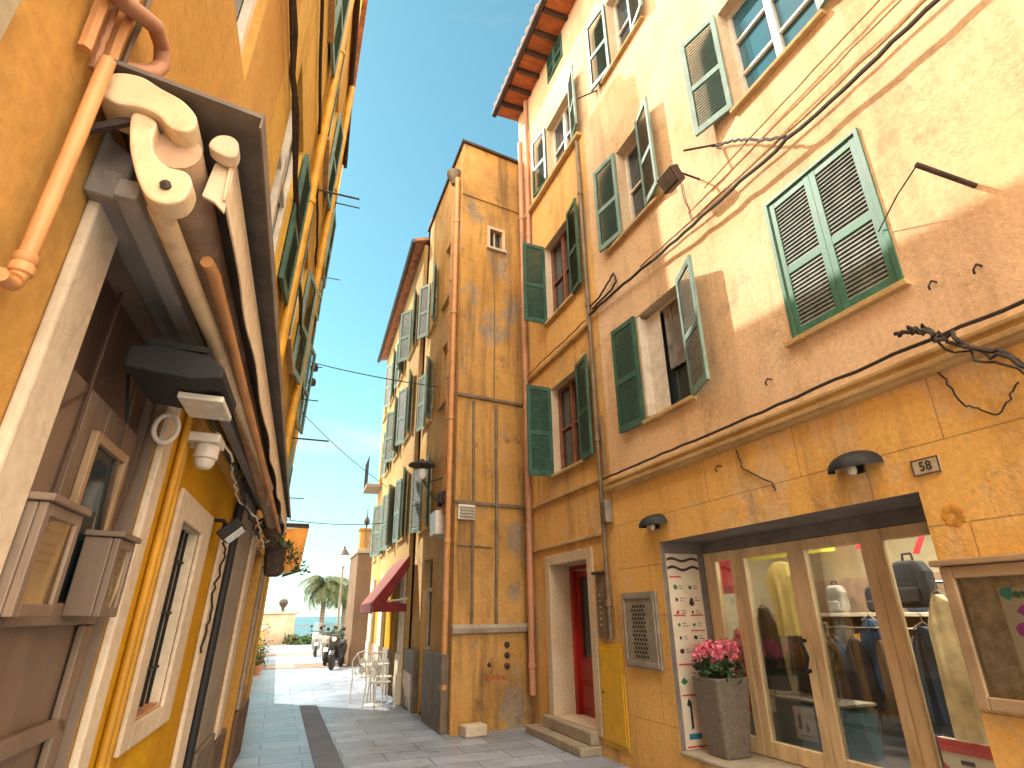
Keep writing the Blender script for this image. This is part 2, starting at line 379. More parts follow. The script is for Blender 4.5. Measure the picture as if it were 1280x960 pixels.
def wire(pts, r=.008, sag=0, n=14):
    """cable through points with sag between them"""
    out = []
    for a, b in zip(pts[:-1], pts[1:]):
        a, b = V3(a), V3(b)
        for k in range(n):
            t = k / n; out.append(a.lerp(b, t) - V3((0, 0, 4 * sag * t * (1 - t))))
    out.append(V3(pts[-1])); return MB().tube(out, r, 6)
def rough_run(F, pts, r, jit=.008, n=8):
    out = []
    for a, b in zip(pts[:-1], pts[1:]):
        for k in range(n):
            t = k / n
            out.append(F.p(*[a[i] + (b[i] - a[i]) * t + (random.uniform(-jit, jit) if k else 0) for i in range(3)]))
    out.append(F.p(*pts[-1])); return MB().tube(out, r, 6)

# ================================================================== SETTING
def ground_mat():
    m, nt, b = nodes_of('worn grey paving slabs')
    pos = N_(nt, 'ShaderNodeNewGeometry').outputs['Position']
    sx = N_(nt, 'ShaderNodeSeparateXYZ'); nt.links.new(pos, sx.inputs[0])
    cb = N_(nt, 'ShaderNodeCombineXYZ'); nt.links.new(sx.outputs[0], cb.inputs[0]); nt.links.new(sx.outputs[1], cb.inputs[1])
    br = N_(nt, 'ShaderNodeTexBrick'); nt.links.new(cb.outputs[0], br.inputs[0]); br.inputs['Scale'].default_value = 1
    br.inputs['Brick Width'].default_value = .95; br.inputs['Row Height'].default_value = .44
    br.inputs['Mortar Size'].default_value = .009; br.inputs['Mortar Smooth'].default_value = .25
    br.inputs['Color1'].default_value = (.26, .31, .40, 1); br.inputs['Color2'].default_value = (.38, .44, .54, 1); br.inputs['Mortar'].default_value = (.15, .16, .18, 1)
    a = noise_tex(nt, .55, 7, pos, rough=.65)
    col = mixc(nt, .75, br.outputs['Color'], mixc(nt, ramp(nt, a, .36, .64), (.5, .5, .5), (1.3, 1.28, 1.25)), 'MULTIPLY')
    s = noise_tex(nt, 3.2, 9, pos, rough=.72)
    col = mixc(nt, math_(nt, 'MULTIPLY', ramp(nt, s, .52, .68), .6), col, (.10, .10, .11))
    nt.links.new(col, b.inputs['Base Color'])
    nt.links.new(math_(nt, 'ADD', math_(nt, 'MULTIPLY', a, .35), .22), b.inputs['Roughness'])
    h = math_(nt, 'SUBTRACT', math_(nt, 'MULTIPLY', noise_tex(nt, 14, 6, pos), .5), br.outputs['Fac'])
    bump(nt, b, h, .5, .012); return m
M['ground'] = ground_mat()
M['channel'] = stucco('dark stone channel', (.30, .34, .42), (.21, .24, .30), (.08, .08, .09), .5, 0, 2, joints=(.4, 9))
M['band'] = stucco('rosy paving band', (.30, .22, .17), (.24, .17, .13), (.12, .09, .07), .4, 0, 2)
M['panel'] = stucco('pale paving panel', (.46, .38, .31), (.4, .33, .27), (.2, .15, .12), .4, 0, 2)
mb = MB(); mb.add([(-60, -30, 0), (60, -30, 0), (60, 52, 0), (-60, 52, 0)], [(0, 1, 2, 3)])
mb.add([(-60, 52, 0), (60, 52, 0), (60, 53, -6), (-60, 53, -6)], [(0, 1, 2, 3)])
structure('ground', mb, M['ground'])
def strip(name, x0, x1, y0, y1, z, m): structure(name, MB().add([(x0, y0, z), (x1, y0, z), (x1, y1, z), (x0, y1, z)], [(0, 1, 2, 3)]), M[m])
strip('channel', .60, .92, -6, 13.2, .004, 'channel')
strip('paving_band', -.9, 3.4, 22.2, 24.4, .004, 'band'); strip('paving_band', -.9, 3.4, 29.6, 31.2, .004, 'band')
strip('paving_panel', -.15, .75, 22.6, 24.1, .008, 'panel')
m, nt, b = nodes_of('sea water'); b.inputs['Base Color'].default_value = (.012, .055, .085, 1); b.inputs['Roughness'].default_value = .25
bump(nt, b, noise_tex(nt, .25, 8, N_(nt, 'ShaderNodeNewGeometry').outputs['Position'], stretch=(.5, 1, 1)), .6, 1.0); M['sea'] = m
structure('sea', MB().add([(-6000, 52.6, -5), (6000, 52.6, -5), (6000, 9000, -5), (-6000, 9000, -5)], [(0, 1, 2, 3)]), M['sea'])

# ================================================================== RIGHT HOUSE
rh = thing('town_house', 'tall peeling cream and ochre house with green shutters above the clothes shop', 'house', (5.9, 3, 0))
W_UP = [(2.27, 3.2, 3.74, 5.13, .1), (4.58, 5.5, 3.72, 5.12), (2.25, 3.3, 6.48, 7.9), (4.98, 5.55, 6.45, 7.9), (4.82, 5.4, 9.5, 10.95)]
W_DR = [(7.15, 8.14, 3.64, 5.1), (7.15, 8.16, 6.38, 7.95)]
W_TP = [(6.8, 7.85, 9.27, 10.6), (6.97, 7.68, 11.63, 12.3, .06)]
wl = MB()
wl.wall(FR, -3, 6.42, 0, 3.12, [(2.55, 5.5, .3, 2.31, .6)], .6, 2, 4)
wl.wall(FR, 6.42, 9.3, 0, 9.2, W_DR + [(7.2, 8.42, .25, 2.27, .42)], .2, 1, 3)
wl.wall(FR, -3, 6.42, 3.12, 12.34, W_UP, .2, 0, 3)
wl.wall(FR, 6.42, 9.3, 9.2, 12.34, W_TP, .2, 0, 3)
wl.box(WORLD, 3.86, 8.6, 9.06, 9.3, 2.9, 12.34, 0).box(WORLD, 3.86, 8.6, -3, -2.75, 0, 12.34, 0).box(WORLD, 8.4, 8.65, -2.75, 9.06, 0, 12.34, 0)
wl.box(WORLD, 4.2, 8.4, -2.75, 9.06, 3.3, 3.4, 0)
part('wall', wl, [M['r_upper'], M['r_door'], M['r_shop'], M['reveal'], M['grey_head']], rh)
# eave: flat orange boards between dark rafters, gutter, tiles above
ev = MB().box(FR, -3.1, 9.4, -.05, .5, 12.36, 12.40)
e = part('eave', ev, M['soffit'], rh)
rf = MB()
for k in range(27): part('rafter', MB().box(FR, -3.0 + k * .46, -2.93 + k * .46, .002, .5, 12.27, 12.357), M['gutter'], e)
part('gutter', MB().tube([FR.p(-3.1, .56, 12.36), FR.p(9.42, .56, 12.36)], .065, 10), M['gutter'], e)
rmb = MB()
for k in range(52):
    u = -3.1 + k * .24
    rmb.profile(FR, [(.62, 12.42), (-2.2, 13.5), (-2.2, 13.57), (.62, 12.49)], u, u + .12).profile(FR, [(.6, 12.44), (-2.2, 13.52), (-2.2, 13.54), (.6, 12.46)], u + .12, u + .24)
rmb.profile(FR, [(-2.2, 13.5), (-4.9, 12.4), (-4.9, 12.47), (-2.2, 13.57)], -3.1, 9.4)
part('roof', rmb, M['tile'], rh)
part('cornice', MB().profile(FR, [(0, 3.02), (.05, 3.03), (.055, 3.055), (.085, 3.06), (.09, 3.095), (.03, 3.105), (.03, 3.14), (.055, 3.15), (.055, 3.18), (0, 3.19)], -3, 6.5), M['ledge'], rh, bevel=.006)
for z, h, w in ((5.58, .05, .05), (3.24, .05, .045), (2.53, .045, .04)): part('ledge', MB().box(FR, 6.66, 9.06, .0, w, z, z + h), M['ledge'], rh, bevel=.008)
part('ledge', MB().box(FR, 6.5, 8.9, 0, .09, 9.16, 9.235), M['ledge'], rh, bevel=.01)

# closed louvred pair, near right
w = part('window', MB().box(FR, 2.3, 3.17, -.13, -.1, 3.76, 5.11), M['glass'], rh)
part('sill', MB().box(FR, 2.2, 3.3, -.02, .055, 3.69, 3.737), M['ledge'], w, bevel=.006)
part('frame', MB().box(FR, 2.235, 2.268, -.01, .02, 3.74, 5.16).box(FR, 3.202, 3.235, -.01, .02, 3.74, 5.16).box(FR, 2.268, 3.202, -.01, .02, 5.132, 5.16), M['sh_teal'], w)
shutter(w, FR, 2.275, 3.745, 5.125, .458, 1, 0, -.03, 'sh_teal', 'sh_slat'); shutter(w, FR, 3.195, 3.745, 5.125, .458, -1, 0, -.03, 'sh_teal', 'sh_slat')
# open window with white frame and a curtain
w = casement(rh, FR, 4.58, 5.5, 3.72, 5.12, .19, bars=0, mull=False, sill_over=.02)
part('inner_leaf', MB().box(FR, 5.16, 5.44, -.13, -.10, 3.78, 5.06).box(FR, 4.62, 4.70, -.13, -.09, 3.78, 5.06), M['frame_w'], w, bevel=.006)
curtain(w, FR, 4.72, 5.12, 4.25, 5.05, -.145, 'grey_c')
shutter(w, FR, 5.5, 3.70, 5.14, .5, 1, 4); shutter(w, FR, 4.58, 3.70, 5.14, .5, -1, 20, fm='sh_faded', sm='sh_slat')
part('open_leaf', MB().box(FR, 5.43, 5.47, -.17, .0, 3.78, 5.08).box(FR, 5.425, 5.475, -.03, .012, 3.76, 5.10), M['frame_w'], w, bevel=.006)
# the two over the red door, left leaves swung square to the wall
for (a, b_, c, d) in W_DR:
    w = casement(rh, FR, a, b_, c, d, .17, fr='frame_b', bars=1)
    shutter(w, FR, b_ + .02, c - .03, d + .03, .44, 1, 93); shutter(w, FR, a, c - .02, d + .03, .44, -1, 7)
# second floor
w = casement(rh, FR, 4.98, 5.55, 6.45, 7.9, .18, fr='frame_w', mull=False, sill_over=.4)
shutter(w, FR, 5.57, 6.47, 7.92, .5, 1, 8, fm='sh_faded', sm='sh_slat_d'); shutter(w, FR, 4.97, 6.47, 7.92, .44, -1, 14, fm='sh_faded', sm='sh_slat')
w = casement(rh, FR, 2.25, 3.3, 6.48, 7.9, .16, 'glass_b', 'frame_w', 2, True)
shutter(w, FR, 3.33, 6.5, 7.92, .48, 1, 14, fm='sh_faded', sm='sh_slat_d'); shutter(w, FR, 2.22, 6.5, 7.92, .5, -1, 16, fm='sh_faded', sm='sh_slat')
# third floor
w = casement(rh, FR, 4.82, 5.4, 9.5, 10.95, .18, fr='frame_w', mull=False, sill_over=.3)
shutter(w, FR, 5.42, 9.5, 10.97, .5, 1, 8); shutter(w, FR, 4.8, 9.5, 10.97, .42, -1, 12, fm='sh_faded', sm='sh_slat')
w = casement(rh, FR, 6.8, 7.85, 9.27, 10.6, .18, fr='frame_w', bars=1, sill=False)
shutter(w, FR, 7.87, 9.27, 10.66, .5, 1, 8); shutter(w, FR, 6.79, 9.27, 10.66, .42, -1, 16, fm='sh_faded', sm='sh_slat')
w = part('window', MB().box(FR, 7.0, 7.66, -.1, -.08, 11.65, 12.28), M['glass'], rh)
shutter(w, FR, 6.98, 11.64, 12.28, .345, 1, 3, -.02); shutter(w, FR, 7.67, 11.64, 12.28, .345, -1, 3, -.02)

# red door, surround, steps
DW = -.40
fr = MB(); fr.box(FR, 7.2, 7.28, DW, DW + .08, .25, 2.27).box(FR, 8.34, 8.42, DW, DW + .08, .25, 2.27).box(FR, 7.28, 8.34, DW, DW + .08, 2.2, 2.27)
lf = MB(); lf.box(FR, 7.28, 8.34, DW - .05, DW + .01, .25, 1.0)
for (a, b_) in ((7.30, 7.78), (7.84, 8.32)):
    lf.box(FR, a + .06, b_ - .06, DW + .012, DW + .03, .36, .62).box(FR, a + .06, b_ - .06, DW + .012, DW + .03, .70, .95)
    lf.box(FR, a - .018, a + .07, DW - .05, DW + .02, 1.0, 2.198).box(FR, b_ - .07, b_ + .018, DW - .05, DW + .02, 1.0, 2.198).box(FR, a + .07, b_ - .07, DW - .05, DW + .02, 2.1, 2.198)
lf.box(FR, 7.79, 7.83, DW + .012, DW + .035, .25, 2.19)
dr = part('door', lf, M['red_door'], rh, bevel=.004)
part('frame', fr, M['red_door'], dr, bevel=.006)
for (a, b_) in ((7.37, 7.71), (7.91, 8.25)): part('glass', MB().box(FR, a, b_, DW - .03, DW - .015, 1.0, 2.1), M['glass'], dr)
part('handle', MB().lathe(FR.p(7.72, DW + .02, 1.05), [(.012, 0), (.012, .03), (.028, .04), (.03, .06), (.0, .07)], FR.W, 12), M['chrome'], dr, True)
sur = MB(); sur.box(FR, 7.04, 7.197, -.01, .025, .2, 2.42).box(FR, 8.423, 8.58, -.01, .025, .2, 2.42).box(FR, 7.197, 8.423, -.01, .025, 2.273, 2.42)
part('door_surround', sur, M['reveal'], rh, bevel=.008)
part('doorstep', MB().box(FR, 7.1, 8.85, .0, .3, 0, .1).box(FR, 7.15, 8.6, .0, .13, .1, .248), M['stone'], rh, bevel=.015)

# shop: room, lintel, folding doors
DXW = -.6                                   # door plane, w
room = MB()
room.box(FR, .3, 7.1, -4.3, -4.25, .3, 2.9).box(FR, .3, 7.1, -4.25, DXW - .01, 2.75, 2.85)
room.box(FR, .3, .35, -4.25, DXW - .01, .3, 2.75).box(FR, 7.05, 7.1, -4.25, DXW - .01, .3, 2.75)
room.box(FR, .35, 7.05, -4.25, DXW, .22, .298, 1).box(FR, 5.52, 7.05, DXW - .05, DXW - .012, .3, 2.75).box(FR, .35, 2.5, DXW - .05, DXW - .012, .3, 2.75)
part('shop_room', room, [M['shop_wall'], M['shop_floor']], rh)
part('lintel', MB().box(FR, 2.552, 5.498, DXW - .04, DXW + .06, 2.2, 2.308), M['grey_head'], rh)
part('threshold', MB().box(FR, 2.552, 5.498, -.6, .02, .301, .33), M['stone'], rh, bevel=.008)
posts = [5.42, 4.98, 4.20, 3.42, 2.62]
for k in range(4):
    a, b_ = posts[k + 1], posts[k]
    mb = MB(); t0, t1 = DXW - .02, DXW + .035
    mb.box(FR, a + .004, a + .10, t0, t1, .335, 2.196).box(FR, b_ - .10, b_ - .004, t0, t1, .335, 2.196)
    mb.box(FR, a + .10, b_ - .10, t0 + .002, t1 - .002, .335, .47).box(FR, a + .10, b_ - .10, t0 + .002, t1 - .002, 2.1, 2.196)
    if k == 0: mb.box(FR, 5.422, 5.497, t0, t1, .335, 2.196)
    if k == 3: mb.box(FR, 2.553, 2.62, t0, t1, .335, 2.196)
    d_ = part('shop_door', mb, M['shop_frame'], rh, bevel=.006)
    part('glass', MB().box(FR, a + .10, b_ - .10, DXW + .004, DXW + .010, .47, 2.1), M['clear'], d_)
    if k == 1:
        part('handle', MB().tube([FR.p(a + .07, DXW + .03, 1.34), FR.p(a + .06, DXW + .11, 1.345), FR.p(a - .0, DXW + .155, 1.32), FR.p(a - .05, DXW + .165, 1.22), FR.p(a - .0, DXW + .155, 1.12), FR.p(a + .06, DXW + .11, 1.095), FR.p(a + .07, DXW + .03, 1.1)], .016, 8), M['black'], d_, True)
fill_lamp = thing('ceiling_lamp', 'added fill strip lamp close behind the top of the glass doors', 'lamp', FR.p(4.2, -.8, 2.7))  # added lamp, brightens the fronts of the clothes facing the lane
part('lamp_tube', MB().box(FR, 2.9, 5.4, -.84, -.76, 2.67, 2.70), M['tube_lit'], fill_lamp); part('housing', MB().box(FR, 2.85, 5.45, -.87, -.73, 2.702, 2.748), M['white_p'], fill_lamp)
tl = thing('ceiling_lamp', 'lit strip lamp on the shop ceiling above the clothes rails', 'lamp', FR.p(4.2, -2.2, 2.7))
part('lamp_tube', MB().box(FR, 2.2, 6.0, -2.3, -2.1, 2.66, 2.70), M['tube_lit'], tl); part('housing', MB().box(FR, 2.15, 6.05, -2.34, -2.06, 2.702, 2.748), M['white_p'], tl)

# ================================================================== MIDDLE HOUSES
mh = thing('narrow_house', 'narrow weathered ochre house with a blank stained gable wall, between the two taller houses', 'house', (3.1, 10.8, 0))
wl = MB(); LU = 1.385
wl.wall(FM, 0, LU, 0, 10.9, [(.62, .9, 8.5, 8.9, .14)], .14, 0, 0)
A_W = [(9.75, 10.35, 7.6, 9.0), (9.75, 10.35, 5.35, 6.65), (11.1, 11.7, 7.6, 9.0), (11.1, 11.7, 5.35, 6.65), (10.9, 11.65, 3.15, 4.45)]
FA = Frame((2.49, 0, 0), (0, 1, 0), (-1, 0, 0))
wl.wall(FA, 9.06, 12.3, 0, 10.9, A_W + [(10.5, 11.25, .0, 2.55, .2)], .15, 1, 1)
wl.box(WORLD, 2.49, 6, 12.1, 12.3, 0, 10.9, 1).box(WORLD, 5.8, 6, 9.35, 12.1, 9.4, 10.9, 1)
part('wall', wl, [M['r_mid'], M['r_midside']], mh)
rv = [V3((x, y, z)) for z in (10.903, 10.96) for x, y in ((2.44, 8.99), (3.85, 9.19), (6, 9.3), (6, 12.3), (2.44, 12.3))]
part('roof', MB().add(rv, [(4, 3, 2, 1, 0), (5, 6, 7, 8, 9)] + [(k, (k + 1) % 5, 5 + (k + 1) % 5, 5 + k) for k in range(5)]), M['gutter'], mh)
gw_ = part('window', MB().box(FM, .62, .9, -.13, -.10, 8.5, 8.9), M['glass'], mh)
part('frame', MB().box(FM, .56, .617, -.01, .03, 8.46, 8.96).box(FM, .903, .96, -.01, .03, 8.46, 8.96).box(FM, .617, .903, -.01, .03, 8.903, 8.96).box(FM, .54, .98, -.01, .06, 8.41, 8.457).box(FM, .74, .775, -.09, -.06, 8.5, 8.9), M['reveal'], gw_)
part('ledge', MB().profile(FM, [(0, 1.31), (.07, 1.33), (.085, 1.40), (.05, 1.44), (0, 1.46)], -.02, LU - .06), M['stone'], mh, bevel=.006)
for z in (5.15, 3.27): part('band', MB().box(FM, -.03, LU - .02, 0, .04, z, z + .06), M['pipe_g'], mh, bevel=.006)
part('band', MB().box(FM, 0.001, LU - .02, 0, .025, 9.55, 9.6), M['r_mid'], mh, bevel=.006)
part('plinth', MB().box(FA, 9.2, 10.45, .002, .12, 0, 1.05), M['pipe_g'], mh, bevel=.01)
part('plinth', MB().box(FA, 11.27, 12.25, .002, .1, 0, 1.0), M['pipe_g'], mh, bevel=.01)
dmb = MB().box(FA, 10.5, 11.25, -.18, -.14, 0, 2.55); d_ = part('door', dmb, M['glass'], mh)
part('frame', MB().box(FA, 10.5, 10.56, -.135, -.09, 0, 2.55).box(FA, 11.19, 11.25, -.135, -.09, 0, 2.55).box(FA, 10.56, 11.19, -.135, -.09, 1.0, 1.08).box(FA, 10.56, 11.19, -.135, -.09, 2.0, 2.06), M['frame_w'], d_)
for i, (a, b_, c, d) in enumerate(A_W):
    w = casement(mh, FA, a, b_, c, d, .13, 'glass_b' if i in (0, 1) else 'glass', 'frame_w', 2, True)
    if i > 1: shutter(w, FA, b_ + .01, c, d, .36, 1, 12 + 9 * (i % 3), fm='sh_faded', sm='sh_slat'); shutter(w, FA, a - .01, c, d, .36, -1, 22 + 10 * (i % 2), fm='sh_faded', sm='sh_slat')

bh = thing('terraced_house', 'pale peach house with dark eave beyond the narrow house, red awning at its foot', 'house', (4.2, 16, 0))
FB = Frame((2.40, 12.32, 0), (.30, 8, 0), (-8, .30, 0)); LB = 7.6
B_W = [(u, u + .8, z, z + 1.5) for z in (3.2, 5.6, 7.9) for u in (.7, 2.6, 4.5, 6.3)]
B_D = [(.5, 1.6, 0, 2.5, .25), (2.6, 3.4, .0, 2.4, .2), (4.9, 5.9, .8, 2.3, .2)]
wl = MB(); wl.wall(FB, 0, LB, 0, 10.35, B_W + B_D, .15, 0, 0)
wl.wall(FB, 0, LB, 10.35, 10.5, [], .1, 0, 0)
wl.box(FB, 0, .2, -3.5, -.001, 0, 10.5, 0).box(FB, LB - .2, LB - .001, -3.5, -.001, 0, 10.5, 0).box(FB, .2, LB - .2, -3.5, -3.3, 0, 10.5, 0)
part('wall', wl, M['r_mid2'], bh)
part('roof', MB().profile(FB, [(.26, 10.5), (-1.8, 11.1), (-3.6, 10.5), (-3.6, 10.58), (-1.8, 11.2), (.26, 10.58)], -.1, LB + .15), M['tile'], bh)
part('gutter', MB().tube([FB.p(-.1, .3, 10.5), FB.p(LB + .2, .3, 10.5)], .06, 8), M['gutter'], bh)
for i, (a, b_, c, d) in enumerate(B_W):
    w = casement(bh, FB, a, b_, c, d, .13, 'glass', 'frame_w', 1, True)
    if i % 4 != 3: shutter(w, FB, b_ + .01, c, d, .4, 1, 10 + 13 * (i % 3), fm='sh_faded', sm='sh_slat'); shutter(w, FB, a - .01, c, d, .4, -1, 18 + 12 * (i % 2), fm='sh_faded', sm='sh_slat')
for a, b_, c, d, *_ in B_D: part('shopfront', MB().box(FB, a, b_, -.2, -.16, c, d), M['glass'], bh)
for i, (a, b_, m_) in enumerate(((.05, .45, 'cream'), (1.66, 2.54, 'l_yellow'), (3.46, 4.3, 'cream'), (4.36, 4.86, 'l_yellow'), (5.95, 6.7, 'cream'))):
    part('pier', MB().box(FB, a, b_, .002, .07, 0.9, 2.6), M[m_], bh, bevel=.01)
    part('plinth', MB().box(FB, a - .02, b_ + .02, .002, .1, 0, .898), M['l_grey' if i % 2 else 'cream'], bh, bevel=.01)
bk = MB(); bk.box(FB, 6.1, 7.4, .002, .5, 5.42, 5.5); bl = part('balcony', bk, M['stone'], bh)
rl = MB()
for k in range(12): rl.box(FB, 6.12 + k * .115, 6.135 + k * .115, .47, .485, 5.5, 6.35)
rl.box(FB, 6.1, 7.4, .465, .49, 6.35, 6.38)
part('railing', rl, M['iron'], bl)

aw = thing('awning', 'faded red shop awning with a dark red valance, let down over the lane', 'awning', (2.1, 13.2, 1.7))
mb = MB(); mb.profile(FB, [(.03, 2.72), (.03, 2.735), (.70, 1.84), (.70, 1.825)], -.4, 2.2); part('canopy_cloth', mb, M['pinkred'], aw)
mb = MB(); n = 14
for k in range(n):
    a = -.4 + 2.6 * k / n; b_ = a + 2.6 / n
    mb.prism(FB, [(a, 1.66), ((a + b_) / 2, 1.63), (b_, 1.66), (b_, 1.83), (a, 1.83)], .702, .712)
part('valance', mb, M['dkred'], aw)
mb = MB().prism(Frame(FB.p(-.4, 0, 0), FB.W, -FB.U, FB.Z), [(.03, 2.5), (.03, 2.72), (.70, 1.83), (.70, 1.66), (.05, 1.66), (.05, 1.8), (.45, 1.84)], 0, .01); part('side_flap', mb, M['dkred'], aw)
for u in (-.3, 2.1): part('arm', MB().tube([FB.p(u, .03, 1.9), FB.p(u, .68, 1.83)], .018), M['frame_w'], aw)

gp = thing('gate_lodge', 'brown walled lodge with a little lantern tower at the end of the terrace', 'house', (3.1, 23.2, 0))
part('wall', MB().box(WORLD, 2.45, 5, 22, 24.5, 0, 3.7), M['brown_r'], gp)
part('cornice', MB().box(WORLD, 2.4, 5.05, 21.95, 24.55, 3.703, 3.85), M['stone'], gp, bevel=.02)
part('tower', MB().box(WORLD, 2.5, 2.95, 22.2, 22.65, 3.853, 4.55).box(WORLD, 2.45, 3.0, 22.15, 22.7, 4.553, 4.62), M['r_mid'], gp)
part('finial', MB().lathe((2.72, 22.42, 4.62), [(.03, 0), (.03, .12), (.1, .2), (.11, .32), (.05, .42), (.02, .5), (.015, .75), (0, .78)], n=10), M['gutter'], gp, True)

# drainpipes, conduits, fixings of the right-hand walls
def drainpipe(label, pts, r, m, F, group=None, step=2.1, collars=True):
    z0 = min(p[2] for p in pts)
    t = thing('drainpipe', label, 'pipe', F.p(pts[-1][0], pts[-1][1], z0), group)
    part('pipe', MB().tube([F.p(*p) for p in pts], r, 12), M[m], t, True)
    a, b_ = pts[0], pts[-1]; k = z0 + .4
    while collars and k < max(a[2], b_[2]) - .2:
        f = (k - a[2]) / (b_[2] - a[2]) if b_[2] != a[2] else 0
        u = a[0] + (b_[0] - a[0]) * f; w = a[1] + (b_[1] - a[1]) * f
        part('collar', MB().lathe(F.p(u, w, k), [(r, -.035), (r + .012, -.03), (r + .012, .03), (r, .035)], F.Z, 12), M[m], t, True); k += step
    return t
drainpipe('terracotta drainpipe down the inner corner beside the red door', [(9.02, .09, 11.3), (9.02, .09, 5.4), (9.03, .09, .45)], .052, 'pipe_t', FR)
drainpipe('brown drainpipe close to the corner, stopping at the upper ledge', [(8.72, .06, 12.25), (8.72, .06, 9.5), (8.75, .06, 8.25)], .045, 'pipe_t', FR)
drainpipe('thin grey brown pipe between the shutters and the yellow shop wall', [(6.6, .05, 9.1), (6.6, .05, 6), (6.62, .05, 1.3)], .03, 'pipe_g', FR)
drainpipe('orange pipe on the street corner of the narrow house', [(9.25, .07, 10.1), (9.25, .07, 5), (9.25, .07, .2)], .05, 'pipe_o', FA)
drainpipe('second orange pipe, just round the corner of the narrow house', [(9.55, .06, 9.9), (9.55, .06, 5), (9.55, .06, 3.2)], .04, 'pipe_o', FA)
hop = MB().lathe(FA.p(9.4, .1, 10.05), [(.06, 0), (.09, .1), (.16, .22), (.17, .3), (.15, .3)], n=10); single('pipe_hopper', hop, M['pipe_g'], 'dark rain hopper where two orange pipes meet below the roof', 'pipe', smooth=True)
def run(name, label, F, pts, r, m, cat='cable', group=None, jit=.006):
    return single(name, rough_run(F, pts, r, jit), M[m], label, cat, group, smooth=True)
run('conduit', 'left thin conduit down the blank ochre gable', FM, [(.3, .02, 5.1), (.32, .02, 3.3), (.31, .02, 1.46)], .022, 'pipe_g', 'pipe')
run('conduit', 'right thin conduit down the blank ochre gable', FM, [(.74, .02, 5.1), (.75, .02, 3.3), (.74, .02, 1.46)], .026, 'pipe_g', 'pipe')
run('conduit', 'short level conduit under the small vent box on the gable', FM, [(.05, .02, 2.62), (.66, .02, 2.6)], .012, 'pipe_g', 'pipe')
run('conduit', 'thin upright conduit high on the stained gable wall', FM, [(.72, .02, 8.3), (.71, .02, 5.2)], .01, 'pipe_g', 'pipe')
run('cable', 'cable along the string course over the red door', FR, [(9.0, .08, 5.66), (8.2, .075, 5.69), (7.4, .075, 5.66), (6.68, .075, 5.67)], .013, 'cable_t')
run('cable', 'dark looped cable at the pipe by the open window', FR, [(6.66, .04, 5.85), (6.3, .04, 5.85), (5.85, .04, 6.0), (5.8, .04, 5.85), (5.95, .04, 5.78), (6.5, .04, 5.78)], .014, 'cable')
run('cable', 'thick dark cable bundle slung across the cream facade', FR, [(1.0, .12, 5.47), (2.0, .13, 5.46), (3.2, .12, 5.50), (4.4, .1, 5.55), (5.6, .07, 5.67), (6.6, .05, 5.72)], .02, 'cable', jit=.01)
run('cable', 'tan cable just above the dark cable bundle', FR, [(1.0, .07, 5.62), (2.4, .07, 5.60), (4.0, .07, 5.64), (5.2, .05, 5.7)], .011, 'cable_t')
run('cable', 'thin upper cable under the blue window sill', FR, [(1.0, .05, 6.02), (2.4, .05, 5.98), (3.9, .05, 5.9)], .008, 'cable_t')
run('cable', 'thin cable midway between sill and cable bundle', FR, [(1.0, .06, 5.82), (2.4, .06, 5.8), (4.2, .06, 5.78)], .008, 'cable_t')
run('cable', 'twisted dark cable rising from the bundle to the iron bracket', FR, [(2.75, .13, 5.52), (3.0, .11, 5.72), (3.3, .08, 6.02), (3.7, .03, 6.32)], .015, 'cable', jit=.012)
run('cable', 'slack dark cable lying along the shop cornice', FR, [(.6, .11, 3.215), (1.6, .1, 3.21), (2.5, .11, 3.215), (4.0, .1, 3.21), (5.5, .1, 3.215), (6.45, .1, 3.21)], .013, 'cable', jit=.006)
run('cable', 'thin crooked wire on the yellow wall under the cornice', FR, [(4.1, .02, 3.0), (4.05, .02, 2.8), (3.75, .02, 2.62), (3.72, .02, 2.54)], .007, 'cable')
run('cable', 'hair thin wire running up the cream wall beside the floodlight', FR, [(4.3, .01, 6.6), (4.28, .012, 6.1), (4.2, .012, 5.7)], .006, 'cable')
for i in range(3):
    run('dead_vine', ('longest dead vine stem hanging over the cornice', 'middle dead vine stem drooping over the cornice', 'short tangled dead vine stem by the cornice')[i], FR,
        [(2.35 - .1 * i, .1, 3.36 - .02 * i), (2.15, .17 + .02 * i, 3.27), (1.95, .2, 3.13 - .05 * i), (1.72 - .04 * i, .17, 2.9 - .08 * i), (1.58 - .05 * i, .1, 2.62 - .1 * i)], .014 - .003 * i, 'cable', 'dead vine', 'dead vine stems', .025)
# iron things on the cream wall
def rod(label, a, b_, r=.014, m='iron'):
    t = thing('iron_bar', label, 'bar', a); part('bar', MB().tube([a, b_], r, 8), M[m], t); return t
rod('rusty iron bar sticking out of the wall beside the closed green shutters', FR.p(1.66, 0, 4.11), FR.p(1.72, .42, 4.2), .018)
run('cable', 'taut thin wire tied to the rusty iron bar', FR, [(1.73, .4, 4.21), (2.0, .2, 4.25), (2.3, .02, 4.2)], .005, 'cable', jit=0)
rod('thin iron bracket arm below the grey green shutter', FR.p(3.6, 0, 6.27), FR.p(3.85, .3, 6.3), .012)
rod('small iron peg under the top green shutter', FR.p(5.9, 0, 9.55), FR.p(6.15, .22, 9.55), .012)
fl = thing('floodlight', 'small dark floodlight on an arm from the cream wall, seen from below', 'lamp', FR.p(4.05, 0, 6.1))
part('arm', MB().tube([FR.p(4.0, 0, 6.12), FR.p(4.02, .22, 6.16), FR.p(4.05, .3, 6.12)], .012), M['iron'], fl)
G = Frame(FR.p(4.08, .34, 6.08), (0, 1, 0), V3((-.85, 0, -.5)), V3((-.5, 0, .85)))
part('housing', MB().prism(G, [(-.13, -.1), (.13, -.1), (.13, .1), (-.13, .1)], -.07, .05), M['gutter'], fl, bevel=.01)
part('lamp_face', MB().box(G, -.11, .11, .052, .06, -.08, .08), M['pipe_g'], fl)
